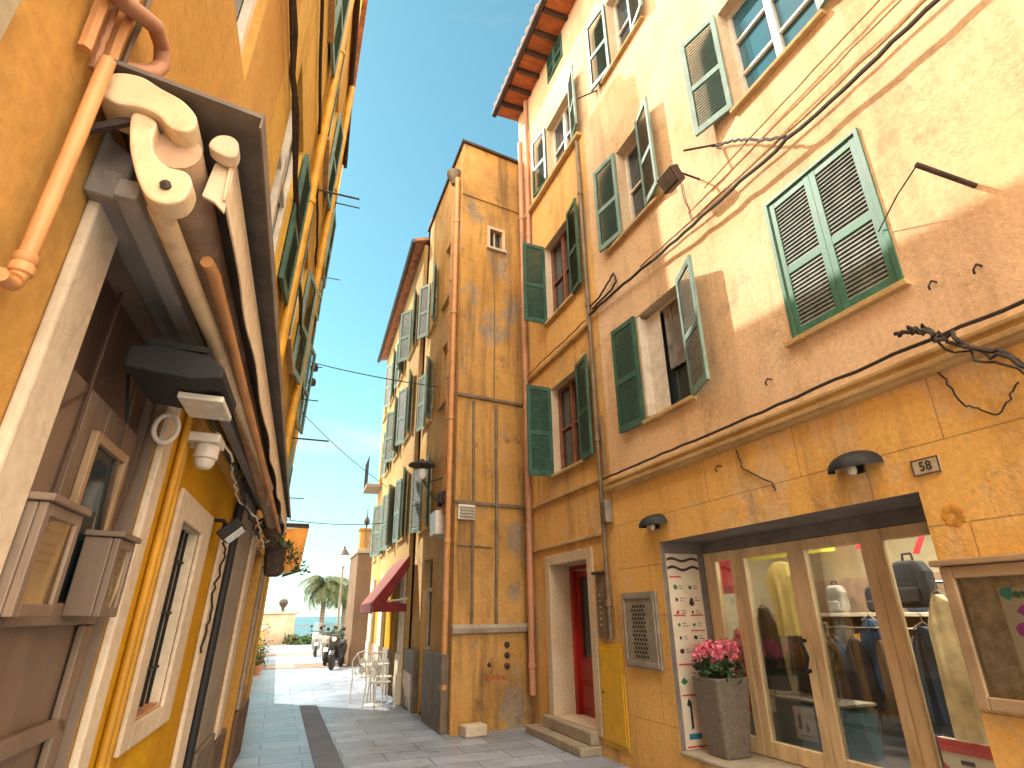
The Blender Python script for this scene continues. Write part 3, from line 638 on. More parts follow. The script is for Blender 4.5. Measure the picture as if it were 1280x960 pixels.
run('conduit', 'short pipe run down the wall by the shop corner', FR, [(6.48, .04, 4.1), (6.48, .04, 3.3)], .02, 'pipe_g', 'pipe')
jb = thing('junction_box', 'grey cable junction box on the corner above the yellow cabinet', 'box', FR.p(6.5, .0, 2.66))
part('box_body', MB().box(FR, 6.44, 6.56, .004, .1, 2.66, 2.95), M['grey_metal'], jb, bevel=.01); part('lid', MB().box(FR, 6.455, 6.545, .101, .112, 2.69, 2.92), M['pipe_g'], jb, bevel=.004)
ip = thing('intercom', 'tall grey intercom panel with buttons between red door and yellow cabinet', 'intercom', FR.p(6.85, .0, 1.28))
part('panel', MB().box(FR, 6.74, 6.93, .004, .05, 1.3, 2.05), M['pipe_g'], ip, bevel=.008); part('hood', MB().box(FR, 6.71, 6.96, .004, .09, 2.053, 2.09), M['iron'], ip, bevel=.006)
bmb = MB()
for k in range(6): bmb.lathe(FR.p(6.835, .05, 1.45 + k * .07), [(.014, 0), (.014, .008), (.008, .012)], FR.W, 8)
part('button', bmb, M['grey_metal'], ip)
yc_ = thing('meter_cabinet', 'bright yellow painted meter cabinet low on the wall beside the red door', 'cabinet', FR.p(6.72, 0, .14))
part('case', MB().box(FR, 6.44, 7.0, .003, .02, .14, 1.24), M['yellow_cab'], yc_, bevel=.008); part('cabinet_door', MB().box(FR, 6.475, 6.965, .021, .032, .19, 1.19), M['yellow_cab'], yc_, bevel=.005)
part('lock', MB().lathe(FR.p(6.93, .032, .7), [(.014, 0), (.014, .01), (.0, .012)], FR.W, 8), M['iron'], yc_)
mc = thing('wall_cabinet', 'grey metal wall cabinet with a dark pierced grille, left of the shop', 'cabinet', FR.p(6.0, 0, 1.0))
part('case', MB().box(FR, 5.64, 6.33, .003, .04, 1.02, 1.81), M['grey_metal'], mc, bevel=.006)
mb = MB(); mb.box(FR, 5.66, 6.31, .041, .06, 1.04, 1.09).box(FR, 5.66, 6.31, .041, .06, 1.74, 1.79).box(FR, 5.66, 5.71, .041, .06, 1.09, 1.74).box(FR, 6.26, 6.31, .041, .06, 1.09, 1.74); part('rim', mb, M['grey_metal'], mc, bevel=.005)
mb = MB()
for i in range(5):
    for j in range(13):
        u, z = 5.87 + i * .055 + (.027 if j % 2 else 0), 1.14 + j * .043
        mb.lathe(FR.p(u, .041, z), [(.017, 0), (.017, .004), (.001, .005)], FR.W, 6)
part('grille', mb, M['black'], mc)
# wall lamps over the shop
def shell_lamp(label, u, z, s):
    t = thing('wall_lamp', label, 'lamp', FR.p(u, 0, z - .06 * s), 'shell lamps above the shop front')
    part('back_plate', MB().box(FR, u - .05 * s, u + .05 * s, .003, .02, z - .05 * s, z + .06 * s), M['black'], t, bevel=.004)
    mb = MB(); n = 16; rows = 6; vs = []
    for j in range(rows + 1):
        a = j / rows * math.pi / 2
        for k in range(n + 1):
            th = math.pi * k / n; rr = (.19 * math.sin(a) + .012) * s * (1 + .09 * abs(math.sin(th * 4.5)) * math.sin(a))
            vs.append(FR.p(u + rr * math.cos(th), .012 + rr * .95 * math.sin(th), z + .125 * s * math.cos(a) - .02 * s * math.sin(th) * math.sin(a)))
    vs += [v - V3((0, 0, .008)) for v in vs[:]]; o_ = (rows + 1) * (n + 1); fs = []
    for j in range(rows):
        for k in range(n):
            q = (j * (n + 1) + k, j * (n + 1) + k + 1, (j + 1) * (n + 1) + k + 1, (j + 1) * (n + 1) + k); fs += [q, tuple(x + o_ for x in q[::-1])]
    mb.add(vs, fs); part('shade', mb, M['black'], t, True)
    part('bulb', MB().lathe(FR.p(u, .08 * s, z - .03 * s), [(.01, .04), (.03, .03), (.036, 0), (.025, -.028), (.0, -.036)], n=10), M['lamp_glass'], t, True)
shell_lamp('black scalloped wall lamp beside the number plaque', 2.93, 2.56, .95)
shell_lamp('black scalloped wall lamp at the left end of the shop front', 5.5, 2.50, .95)
np_ = thing('number_plaque', 'small pale house number plaque reading 58 above the shop corner', 'sign', FR.p(2.45, 0, 2.4))
part('plate', MB().box(FR, 2.36, 2.54, .003, .016, 2.405, 2.51), M['plaque'], np_, bevel=.004)
part('border', MB().box(FR, 2.36, 2.368, .0165, .0185, 2.405, 2.51).box(FR, 2.532, 2.54, .0165, .0185, 2.405, 2.51).box(FR, 2.368, 2.532, .0165, .0185, 2.405, 2.412).box(FR, 2.368, 2.532, .0165, .0185, 2.503, 2.51), M['ink'], np_)
part('lettering', text_mesh('58', .085, FR, 2.45, .019, 2.457, True), M['ink'], np_)
nb = thing('notice_board', 'glazed pale wooden notice board with a bright poster, right of the shop', 'notice board', FR.p(1.8, 0, 1.02))
mb = MB(); mb.box(FR, 1.1, 1.17, .003, .075, 1.06, 1.83).box(FR, 2.44, 2.51, .003, .075, 1.06, 1.83).box(FR, 1.17, 2.44, .003, .075, 1.76, 1.83).box(FR, 1.17, 2.44, .003, .075, 1.06, 1.13)
part('frame', mb, M['wood_pale'], nb, bevel=.008)
part('cornice', MB().box(FR, 1.06, 2.55, .003, .10, 1.833, 1.87), M['wood_pale'], nb, bevel=.008)
part('pin_board', MB().box(FR, 1.17, 2.44, .003, .02, 1.13, 1.76), M['board'], nb)
part('glass', MB().box(FR, 1.171, 2.439, .05, .055, 1.131, 1.759), M['clear'], nb)
po = thing('poster', 'poster of turquoise, violet and magenta blots pinned inside the notice board', 'poster', FR.p(1.97, .02, 1.3))
part('sheet', MB().box(FR, 1.66, 2.25, .021, .023, 1.26, 1.70), M['paper'], po)
rng = random.Random(3)
def blots(n, u0, u1, z0, z1, m, s, w):
    mb = MB()
    for _ in range(n):
        u, z, r = rng.uniform(u0, u1), rng.uniform(z0, z1), rng.uniform(.5, 1) * s
        pl = [(u + r * rng.uniform(.6, 1.2) * math.cos(t), z + r * rng.uniform(.6, 1.2) * math.sin(t)) for t in [k * math.pi / 4 for k in range(8)]]
        mb.prism(FR, pl, w, w + .0006); w += .00004
    return part('print', mb, M[m], po)
blots(9, 1.78, 2.22, 1.58, 1.68, 'ink_t', .05, .0235); blots(9, 1.76, 2.2, 1.46, 1.58, 'ink_m', .05, .0245); blots(10, 1.75, 2.17, 1.3, 1.48, 'ink_v', .05, .0255); blots(4, 2.0, 2.24, 1.63, 1.69, 'ink_g', .03, .0265)
for (u, z) in ((2.3, 1.68), (2.25, 1.62)): blots(1, u, u, z, z, 'ink', .0, .0) if 0 else None
fs_ = MB()
for k in range(7):
    a = k / 7 * 2 * math.pi; fs_.lathe(FR.p(2.38 + .045 * math.cos(a), .003, 2.13 + .045 * math.sin(a)), [(.03, 0), (.02, .003), (0, .004)], FR.W, 8)
st_ = thing('sticker', 'faded orange flower sticker on the wall by the shop corner', 'sticker', FR.p(2.38, 0, 2.05)); part('print', fs_, M['orange_c'], st_)

for i, (u, z) in enumerate(((1.78, 3.58), (3.55, 3.5), (2.05, 3.62), (4.35, 2.9))):
    single('iron_hook', MB().tube([FR.p(u, -.01, z), FR.p(u, .05, z), FR.p(u + .02, .06, z - .03), FR.p(u + .03, .04, z - .05)], .008, 6), M['iron'], ('small iron hook in the stained wall right of the closed shutters', 'small iron hook left below the closed shutters', 'bent iron peg under the sill of the closed shutters', 'small iron hook in the yellow wall under the cornice')[i], 'hook', 'iron hooks in the right wall', smooth=True)
for i, (u, z) in enumerate(((2.2, 2.75), (1.85, 2.9))):
    run('cable', ('thin wire hanging in a loop right of the number plaque', 'second thin wire loop under the dead vine')[i], FR, [(u, .02, 3.02), (u - .1, .03, z), (u - .25, .03, z - .1), (u - .4, .02, z + .05)], .006, 'cable', jit=.01)
# gable-wall fixings
vb = thing('vent_box', 'small white louvred vent box on the ochre gable', 'box', FM.p(.14, 0, 3.02))
part('box_body', MB().box(FM, .03, .33, .003, .07, 3.02, 3.26), M['white_p'], vb, bevel=.008)
mb = MB()
for k in range(4): mb.profile(FM, [(.071, 3.06 + k * .05), (.095, 3.05 + k * .05), (.095, 3.055 + k * .05), (.071, 3.075 + k * .05)], .05, .31)
part('louvre', mb, M['grey_metal'], vb)
for i, z in enumerate((1.15, 1.0, .85)):
    mb = MB().lathe(FM.p(.93, .0, z), [(.045, 0), (.045, .02), (.03, .035), (0, .04)], FM.W, 12); single('dark_cap', mb, M['iron'], ('highest', 'middle', 'lowest')[i] + ' of the three dark caps stacked on the gable foot', 'cap', 'dark caps on the gable wall', True)
single('dark_cap', MB().lathe(FM.p(.62, .0, .88), [(.03, 0), (.03, .015), (.0, .025)], FM.W, 12), M['iron'], 'single dark cap apart from the three on the gable foot', 'cap', None, True)
scr = MB()
for q in range(4): scr.tube([FM.p(.6 + .09 * q + .03 * math.cos(t * 1.7), .004, .70 + .035 * math.sin(t * 2.3 + q)) for t in [k * .5 for k in range(9)]], .005, 5)
single('graffiti', scr, M['ink_r'], 'small red scribble of graffiti low on the ochre gable', 'graffiti')
single('stone_block', MB().box(FM, .12, .46, .06, .28, 0, .15), M['cream'], 'pale stone block on the ground at the foot of the gable', 'stone', bevel=.02)
wb = thing('alarm_box', 'white box on the street corner of the narrow house above the red awning', 'box', FA.p(9.7, 0, 2.8)); part('box_body', MB().box(FA, 9.6, 10.0, .02, .2, 2.85, 3.25), M['white_p'], wb, bevel=.015); part('base_plate', MB().box(FA, 9.57, 10.03, .003, .019, 2.82, 3.28), M['grey_metal'], wb)
wl_ = thing('bracket_lantern', 'dark street lantern on a scrolled bracket at the corner of the narrow house', 'lamp', FA.p(10.1, 0, 3.4))
part('bracket', MB().tube([FA.p(10.0, 0, 3.45), FA.p(10.05, .15, 3.55), FA.p(10.1, .3, 3.8), FA.p(10.12, .36, 4.05), FA.p(10.12, .32, 4.2)], .02).tube([FA.p(10, 0, 3.9), FA.p(10.1, .3, 3.8)], .014), M['iron'], wl_, True)
part('lamp_shade', MB().lathe(FA.p(10.12, .36, 4.05), [(.02, .2), (.06, .17), (.24, .1), (.25, .07), (.2, .08)], n=14), M['iron'], wl_, True)
part('lamp_globe', MB().lathe(FA.p(10.12, .36, 3.93), [(0, .16), (.09, .12), (.1, .02), (.05, -.06), (0, -.07)], n=12), M['globe'], wl_, True)
mf = MB()
for k in range(5): mf.box(FA, 9.35 + .1 * k, 9.42 + .1 * k, .03, .14 + .03 * (k % 2), 3.32 + .03 * (k % 3), 3.5 + .05 * (k % 2))
single('cable_box', mf.box(FA, 9.33, 9.84, .003, .03, 3.3, 3.56), M['iron'], 'cluster of dark cable boxes above the white alarm box', 'box', bevel=.008)

# ================================================================== LEFT HOUSE
lh = thing('corner_house', 'leaning orange house on the left with a golden yellow ground floor and brown doorway', 'house', FL.p(3.4, -2, 0))
wl = MB()
UW = [(1.30, 2.29, 3.95, 5.45, .1), (3.45, 4.41, 4.18, 5.5, .1), (5.75, 6.7, 4.3, 5.7, .1), (3.45, 4.4, 7.0, 8.4, .1), (5.75, 6.7, 7.0, 8.4, .1), (8.0, 8.9, 4.3, 5.7, .1), (8.0, 8.9, 7.0, 8.4, .1), (1.3, 2.29, 7.0, 8.4, .1)]
wl.wall(FL, -4, 1.56, 0, 2.75, [], .1, 0, 0)
wl.wall(FL, 1.56, 2.45, 0, 2.75, [(1.56, 2.45, 0, 2.55, .09)], .09, 0, 3)
wl.wall(FL, 2.45, 4.82, 0, 2.75, [(3.12, 3.65, 1.2, 2.03, .14)], .1, 1, 4)
wl.wall(FL, 4.82, 6.1, 0, 2.75, [], .1, 2, 2); wl.wall(FL, 6.1, 9.25, 0, 2.75, [(6.9, 7.9, 0, 2.3, .2), (8.4, 9.0, .8, 2.2, .15)], .2, 0, 0)
wl.wall(FL, -4, 3.0, 2.75, 9.72, [UW[0], UW[7]], .1, 0, 0); wl.wall(FL, 3.0, 9.25, 2.75, 9.72, UW[1:7], .1, 5, 5)
wl.box(FL, 9.05, 9.25, -4, -.001, 0, 9.72, 0).box(FL, -4, -3.8, -4, -.001, 0, 9.72, 0).box(FL, -3.8, 9.05, -4.2, -4, 0, 9.72, 0).box(FL, -3.8, 9.05, -4, -.25, 5.9, 6.0, 0)
part('wall', wl, [M['l_orange'], M['l_yellow'], M['l_grey'], M['brown_wood'], M['cream'], M['l_tall']], lh)
part('roof', MB().profile(FL, [(.05, 9.73), (-2, 10.3), (-4.3, 9.73), (-4.3, 9.80), (-2, 10.4), (.05, 9.79)], -4.1, 9.28), M['tile'], lh)
part('gutter', MB().tube([FL.p(-4.1, .06, 9.70), FL.p(9.28, .06, 9.70)], .035, 8), M['gutter'], lh)
sur = MB(); sur.box(FL, 1.40, 1.558, .002, .03, 0, 2.62); part('door_surround', sur, M['cream'], lh, bevel=.008)
part('door_surround', MB().box(FL, 2.452, 2.575, .002, .03, 0, 2.5), M['cream'], lh, bevel=.008)
part('lintel', MB().profile(FL, [(.002, 2.54), (.075, 2.53), (.085, 2.56), (.085, 2.66), (.03, 2.70), (.002, 2.74)], 1.36, 2.66), M['beam'], lh, bevel=.008)
# doorway
DP = -.06
dm = MB(); dm.box(FL, 1.562, 2.448, -.088, DP, 0, 2.24)
for k in range(5): dm.box(FL, 1.57 + k * .176, 1.738 + k * .176, DP, DP + .006, 1.66, 2.235)
dd = part('door', dm, M['brown_wood'], lh, bevel=.003)
part('transom', MB().box(FL, 1.562, 2.448, -.088, DP - .012, 2.243, 2.548), M['brown_dark'], dd)
part('rail', MB().box(FL, 1.562, 2.448, DP + .007, DP + .035, 1.585, 1.645).box(FL, 1.562, 2.448, DP + .007, DP + .03, 1.27, 1.32).box(FL, 2.36, 2.448, DP + .007, DP + .03, .02, 1.583).box(FL, 1.562, 1.65, DP + .007, DP + .03, .02, 1.268), M['brown_wood'], dd, bevel=.006)
part('panel', MB().box(FL, 1.7, 2.32, DP + .001, DP + .012, .3, 1.2), M['brown_wood'], dd, bevel=.006)
g = part('glass', MB().box(FL, 2.02, 2.29, DP + .007, DP + .012, 1.66, 2.10), M['glass'], dd)
part('glazing_frame', MB().box(FL, 1.99, 2.02, DP + .007, DP + .03, 1.66, 2.13).box(FL, 2.29, 2.32, DP + .007, DP + .03, 1.66, 2.13).box(FL, 2.02, 2.29, DP + .007, DP + .03, 2.10, 2.13), M['wood_pale'], dd, bevel=.004)
run('cable', 'dark upright conduit down the middle of the brown doorway', FL, [(1.87, -.045, 2.54), (1.87, -.045, 2.1), (1.86, -.045, 1.88)], .006, 'brown_dark', jit=.001)
run('cable', 'dark wire hanging from the floodlight onto the second display case', FL, [(2.2, -.04, 2.38), (2.24, -.04, 2.1), (2.28, -.04, 1.87)], .006, 'brown_dark', jit=.001)
run('cable', 'dark wire slanting from the floodlight across the doorway', FL, [(2.0, -.045, 2.32), (1.8, -.045, 2.16), (1.6, -.045, 2.03)], .004, 'brown_dark', jit=.001)
run('cable', 'short dark stay with a white stop in the doorway', FL, [(2.1, -.04, 2.36), (2.12, -.02, 2.25), (2.13, -.01, 2.2)], .006, 'black', jit=0)
run('cable', 'tight thin wire beside the right door surround', FL, [(2.43, -.03, 2.4), (2.42, -.03, 2.1), (2.36, -.03, 1.87)], .005, 'brown_dark', jit=.001)
# display cases
def case(label, u0, u1, w0, w1, z0, z1):
    t = thing('display_case', label, 'display case', FL.p((u0 + u1) / 2, w0, z0), 'menu cases by the brown doorway')
    part('case', MB().box(FL, u0, u1, w0, w1 - .02, z0, z1), M['brown_wood'], t, bevel=.004)
    mb = MB(); e = .028; mb.box(FL, u0, u0 + e, w1 - .019, w1, z0, z1).box(FL, u1 - e, u1, w1 - .019, w1, z0, z1).box(FL, u0 + e, u1 - e, w1 - .019, w1, z0, z0 + e).box(FL, u0 + e, u1 - e, w1 - .019, w1, z1 - e, z1)
    mb.box(FL, u0 - .012, u1 + .012, w0, w1 + .012, z1 + .001, z1 + .018); part('frame', mb, M['brown_wood'], t, bevel=.003)
    part('sheet', MB().box(FL, u0 + e, u1 - e, w1 - .0185, w1 - .015, z0 + e, z1 - e), M['paper_w'], t)
    part('print', MB().box(FL, u0 + .05, u1 - .05, w1 - .0148, w1 - .0143, z1 - .06, z1 - .05).box(FL, u0 + .05, u1 - .07, w1 - .0148, w1 - .0143, z1 - .085, z1 - .08).box(FL, u0 + .05, u1 - .06, w1 - .0148, w1 - .0143, z1 - .105, z1 - .10).box(FL, u0 + .05, u1 - .08, w1 - .0148, w1 - .0143, z1 - .125, z1 - .12), M['board'], t)
    part('glass', MB().box(FL, u0 + e, u1 - e, w1 - .008, w1 - .005, z0 + e, z1 - e), M['clear'], t)
case('larger brown display case, nearer of the two by the doorway', 1.57, 1.79, -.025, .065, 1.61, 1.85)
case('smaller brown display case in front of the pale door surround', 2.11, 2.28, -.025, .07, 1.61, 1.835)
# barred window
wf = part('window', MB().box(FL, 3.13, 3.64, -.13, -.10, 1.21, 2.02), M['glass'], lh)
part('frame', MB().box(FL, 2.98, 3.118, .002, .022, 1.10, 2.16).box(FL, 3.652, 3.9, .002, .022, 1.10, 2.16).box(FL, 3.118, 3.652, .002, .022, 2.032, 2.16).box(FL, 3.118, 3.652, .002, .022, 1.10, 1.197), M['cream'], wf, bevel=.006)
gr = MB()
for k in range(5): gr.tube([FL.p(3.17 + k * .107, -.045, 1.215), FL.p(3.17 + k * .107, -.045, 2.028)], .009, 6)
for z in (1.37, 1.62, 1.87): gr.box(FL, 3.122, 3.648, -.052, -.038, z, z + .012)
part('grille', gr, M['black'], wf); part('sill', MB().box(FL, 3.122, 3.648, -.10, -.005, 1.198, 1.215), M['pipe_t'], wf)
part('cornice', MB().profile(FL, [(.002, 2.44), (.035, 2.45), (.045, 2.48), (.02, 2.5), (.002, 2.52)], 2.58, 4.8), M['l_orange'], lh, bevel=.005)
part('pier', MB().box(FL, 4.36, 4.66, .002, .03, 0, 2.1), M['cream'], lh, bevel=.008)
part('pier', MB().box(FL, 4.86, 5.6, .002, .06, .78, 2.5), M['l_grey'], lh, bevel=.01); part('plinth', MB().box(FL, 4.84, 5.62, .002, .085, 0, .777), M['pipe_g'], lh, bevel=.01)
part('plinth', MB().box(FL, 6.12, 6.88, .002, .05, 0, .62), M['brown_r'], lh, bevel=.01); part('plinth', MB().box(FL, 7.92, 9.2, .002, .05, 0, .62), M['brown_r'], lh, bevel=.01)
part('pier', MB().box(FL, 6.2, 6.5, .002, .035, .63, 2.4), M['cream'], lh, bevel=.008); part('pier', MB().box(FL, 7.95, 8.15, .002, .04, .63, 2.4), M['l_grey'], lh, bevel=.008)
part('shopfront', MB().box(FL, 6.9, 7.9, -.19, -.15, 0, 2.3), M['brown_dark'], lh); part('shopfront', MB().box(FL, 8.4, 9.0, -.14, -.1, .8, 2.2), M['glass'], lh)
drainpipe('dark drainpipe between the yellow wall and the grey pier', [(4.74, .04, 2.4), (4.74, .04, 1.2), (4.74, .04, .05)], .032, 'black', FL)
drainpipe('twin yellow pipe, left one, on the golden wall by the doorway', [(2.76, .02, 2.44), (2.76, .02, 1.2), (2.76, .02, .05)], .016, 'pipe_y', FL, collars=False)
drainpipe('twin yellow pipe, right one, with a tee at window sill height', [(2.84, .02, 2.44), (2.84, .02, 1.2), (2.84, .02, .05)], .013, 'pipe_y', FL, collars=False)
for i, (a, b_, c, d, e) in enumerate(UW):
    w = casement(lh, FL, a, b_, c, d, .09, 'glass', 'frame_w', 1, True, sill=i > 1, sill_over=.02)
    if i == 1: shutter(w, FL, b_ + .01, c, d, .46, 1, 3, fm='sh_green', sm='sh_slat_d')
    elif i: shutter(w, FL, b_ + .01, c, d, .46, 1, 4 + (i % 3) * 3, fm='sh_faded', sm='sh_slat_d'); shutter(w, FL, a - .01, c, d, .46, -1, 4 + (i % 2) * 5, fm='sh_faded', sm='sh_slat_d')

# sheet-metal canopy
cp = thing('canopy', 'long brown sheet metal canopy fixed over doorway and yellow window', 'canopy', FL.p(3.7, .15, 2.55))
def CP(u, w, dz=0):                                                    # canopy surface: falls outward and along the lane
    f = (u - 1.21) / 5.1; q = w / (.37 - .05 * f)
    return FL.p(u, w, 2.80 - .20 * f - (.06 - .0 * f) * q + dz)
mb = MB(); n = 10; vs = []
for k in range(n + 1):
    u = 1.21 + 5.1 * k / n; f = k / n; wo = .37 - .05 * f
    vs += [CP(u, 0), CP(u, wo), CP(u, wo, .012), CP(u, 0, .012)]
fs = [(0, 1, 2, 3), (4 * n + 3, 4 * n + 2, 4 * n + 1, 4 * n)]
for k in range(n):
    for j in range(4): fs.append((4 * k + j, 4 * k + 4 + j, 4 * k + 4 + (j + 1) % 4, 4 * k + (j + 1) % 4))
mb.add(vs, fs); part('roof_sheet', mb, M['canopy'], cp)
mb = MB(); vs = []
for k in range(n + 1):
    u = 1.21 + 5.1 * k / n; f = k / n; wo = .37 - .05 * f
    vs += [CP(u, wo, -.03), CP(u, wo + .005, -.03), CP(u, wo + .005, .018), CP(u, wo, .018)]
mb.add(vs, fs); part('edge_strip', mb, M['canopy'], cp)
for u in (1.26, 2.9, 4.5, 6.1):
    mb = MB(); f = (u - 1.21) / 5.1; mb.tube([FL.p(u, .004, 2.62 - .2 * f), CP(u, .2, -.008)], .012, 6); mb.box(FL, u - .02, u + .02, .003, .012, 2.58 - .2 * f, 2.78 - .2 * f); part('strut', mb, M['iron'], cp)

# folded awning under the canopy
ag = thing('folding_awning', 'cream folding arm awning rolled up under the brown canopy', 'awning', FL.p(3.5, .2, 2.5))
def rounded(poly_c, r, n=6):
    out = []
    for (a, b_, t0, t1) in poly_c:
        for k in range(n + 1):
            t = R(t0 + (t1 - t0) * k / n); out.append((a + r * math.cos(t), b_ + r * math.sin(t)))
    return out
H = Frame(FL.p(1.24, 0, 0), FL.W, -FL.U, FL.Z)                        # section plane across the awning (w, z)
cap = [(.03, 2.70), (.035, 2.745), (.06, 2.77), (.105, 2.775), (.15, 2.755), (.20, 2.735), (.235, 2.70), (.24, 2.665), (.22, 2.645), (.19, 2.65), (.16, 2.675), (.12, 2.685), (.085, 2.68), (.06, 2.685)]
part('end_cap', MB().prism(H, smooth_poly(cap), -.07, .03), M['awn_metal'], ag, bevel=.006)
arm = [(.105, 2.682), (.155, 2.672), (.16, 2.62), (.175, 2.58), (.205, 2.555), (.245, 2.55), (.262, 2.52), (.255, 2.475), (.225, 2.455), (.19, 2.46), (.165, 2.49), (.14, 2.54), (.118, 2.60)]
part('arm_shoulder', MB().prism(H, smooth_poly(arm), -.05, .012), M['awn_metal'], ag, bevel=.006)
part('bolt', MB().lathe(H.p(.215, .013, 2.50), [(.012, 0), (.012, .006), (0, .009)], H.W, 8), M['iron'], ag)
part('arm', MB().tube([FL.p(1.3, .19, 2.49), FL.p(2.2, .215, 2.485), FL.p(3.2, .235, 2.47), FL.p(4.3, .26, 2.44)], .026, 10).tube([FL.p(4.3, .26, 2.44), FL.p(5.0, .2, 2.46), FL.p(6.0, .12, 2.48)], .022, 10), M['awn_metal'], ag, True)
part('cloth_roll', MB().tube([FL.p(1.26, .20, 2.63), FL.p(3.5, .195, 2.55), FL.p(6.1, .17, 2.45)], .055, 14), M['awn_cloth'], ag, True)
part('front_bar', MB().tube([FL.p(1.52, .255, 2.50), FL.p(1.58, .262, 2.505), FL.p(3.5, .27, 2.43), FL.p(6.0, .26, 2.36)], .017, 10), M['pipe_o'], ag, True)
part('wall_bar', MB().box(FL, 1.3, 6.1, .09, .14, 2.50, 2.55), M['beam'], ag, bevel=.006)
# hanging cloth edge
mb = MB(); n = 46; vs = []
for k in range(n + 1):
    f = k / n; u = 1.30 + 4.9 * f; w = .305 - .012 * f; zt = 2.675 - .18 * f
    dz = .125 + .008 * math.sin(k * .7) + .004 * math.sin(k * 1.3); wv = .006 * math.sin(k * .8)
    vs += [FL.p(u, w, zt), FL.p(u, w + .006, zt), FL.p(u, w + .012 + wv, zt - dz), FL.p(u, w + .007 + wv, zt - dz)]
fs = [(0, 1, 2, 3), (4 * n + 3, 4 * n + 2, 4 * n + 1, 4 * n)]
for k in range(n):
    for j in range(4): fs.append((4 * k + j, 4 * k + 4 + j, 4 * k + 4 + (j + 1) % 4, 4 * k + (j + 1) % 4))
mb.add(vs, fs); part('valance', mb, M['awn_pale'], ag, True)
part('valance_end', MB().prism(Frame(FL.p(1.31, 0, 0), FL.W, -FL.U, FL.Z), [(.27, 2.66), (.315, 2.68), (.318, 2.52), (.29, 2.545), (.262, 2.555)], -.012, .0), M['awn_pale'], ag, bevel=.003)
part('valance_bar', MB().tube([FL.p(1.285, .30, 2.685), FL.p(6.2, .29, 2.5)], .014, 8), M['awn_metal'], ag, True)
part('end_plug', MB().prism(Frame(FL.p(1.29, 0, 0), FL.W, -FL.U, FL.Z), smooth_poly([(.262, 2.665), (.272, 2.70), (.30, 2.71), (.322, 2.695), (.325, 2.655), (.30, 2.645)]), -.01, .03), M['awn_pale'], ag, bevel=.005)

# lamps and fixings under the canopy
fl = thing('floodlight', 'wide black floodlight with a pale lamp face above the brown doorway', 'lamp', FL.p(2.05, .02, 2.26))
part('housing', MB().profile(FL, [(.02, 2.30), (.02, 2.37), (.1, 2.385), (.24, 2.37), (.29, 2.335), (.29, 2.30), (.2, 2.285)], 1.86, 2.2), M['black'], fl, bevel=.006)
part('lamp_face', MB().box(FL, 1.98, 2.19, .15, .285, 2.262, 2.283), M['lamp_glass'], fl, bevel=.004)
fb = MB()
for k in range(8): fb.box(FL, 1.88 + k * .04, 1.89 + k * .04, .06, .23, 2.386, 2.405)
part('cooling_fin', fb, M['black'], fl); part('bracket', MB().box(FL, 1.98, 2.08, .0, .06, 2.386, 2.42), M['black'], fl)
cm = thing('dome_camera', 'white dome security camera on the orange wall under the canopy', 'camera', FL.p(2.85, .05, 2.2))
part('mount', MB().box(FL, 2.76, 2.92, .003, .16, 2.33, 2.37), M['white_p'], cm, bevel=.006)
part('collar', MB().lathe(FL.p(2.83, .105, 2.27), [(.045, .06), (.052, .05), (.052, .0), (.046, -.005)], FL.Z, 16), M['white_p'], cm, True)
part('dome', MB().lathe(FL.p(2.83, .105, 2.262), [(.045, 0), (.042, -.02), (.028, -.038), (0, -.045)], FL.Z, 16), M['lamp_glass'], cm, True)
rg = MB(); rg.tube([FL.p(2.40 + .0 * math.cos(t), .035 + .04 * math.cos(t), 2.27 + .055 * math.sin(t)) for t in [2 * math.pi * k / 20 for k in range(21)]], .009, 8)
single('wall_ring', rg, M['white_p'], 'white ring fixed beside the top of the door surround', 'ring', smooth=True)
f2 = thing('floodlight', 'small square floodlight tilted down above the grey pier', 'lamp', FL.p(4.0, .1, 2.0))
G = Frame(FL.p(4.0, .13, 2.09), FL.U, (FL.W * .7 - FL.Z * .7), (FL.W * .7 + FL.Z * .7))
part('housing', MB().box(G, -.11, .11, -.05, .012, -.07, .07), M['black'], f2, bevel=.008); part('lamp_face', MB().box(G, -.095, .095, .013, .02, -.058, .058), M['lamp_glass'], f2, bevel=.003)
part('bracket', MB().tube([FL.p(4.0, .0, 2.16), FL.p(4.0, .06, 2.16), FL.p(4.0, .1, 2.12)], .012), M['black'], f2)
for i, (q, r, m_) in enumerate((([(2.2, .15, 2.39), (2.9, .13, 2.40), (3.4, .17, 2.33), (4.2, .15, 2.27), (5.2, .17, 2.2)], .009, 'black'), ([(2.5, .1, 2.43), (3.2, .16, 2.36), (3.8, .12, 2.3), (4.6, .19, 2.26), (5.8, .17, 2.18)], .006, 'white_p'), ([(4.0, .06, 2.16), (4.3, .06, 2.0), (4.35, .04, 1.7), (4.36, .04, 1.4)], .007, 'black'))):
    run('cable', ('black cable strung under the canopy past the camera', 'white cable looping under the canopy', 'black cable dropping from the small floodlight')[i], FL, q, r, m_, jit=.012)
ep = thing('drainpipe', 'short orange downpipe with an elbow at its foot, left of the doorway', 'pipe', FL.p(1.18, .05, 2.16))
part('pipe', MB().tube([FL.p(1.175, .05, 2.76), FL.p(1.18, .05, 2.5), FL.p(1.18, .05, 2.2), FL.p(1.17, .05, 2.185)], .016, 12), M['pipe_o'], ep, True)
part('collar', MB().lathe(FL.p(1.18, .05, 2.22), [(.016, -.02), (.021, -.016), (.021, .0), (.018, .004), (.021, .008), (.021, .022), (.016, .026)], FL.Z, 12), M['pipe_o'], ep, True)
part('elbow', MB().tube([FL.p(1.18, .05, 2.19), FL.p(1.17, .05, 2.175), FL.p(1.15, .052, 2.168), FL.p(1.12, .054, 2.166)], .014, 10), M['pipe_o'], ep, True)
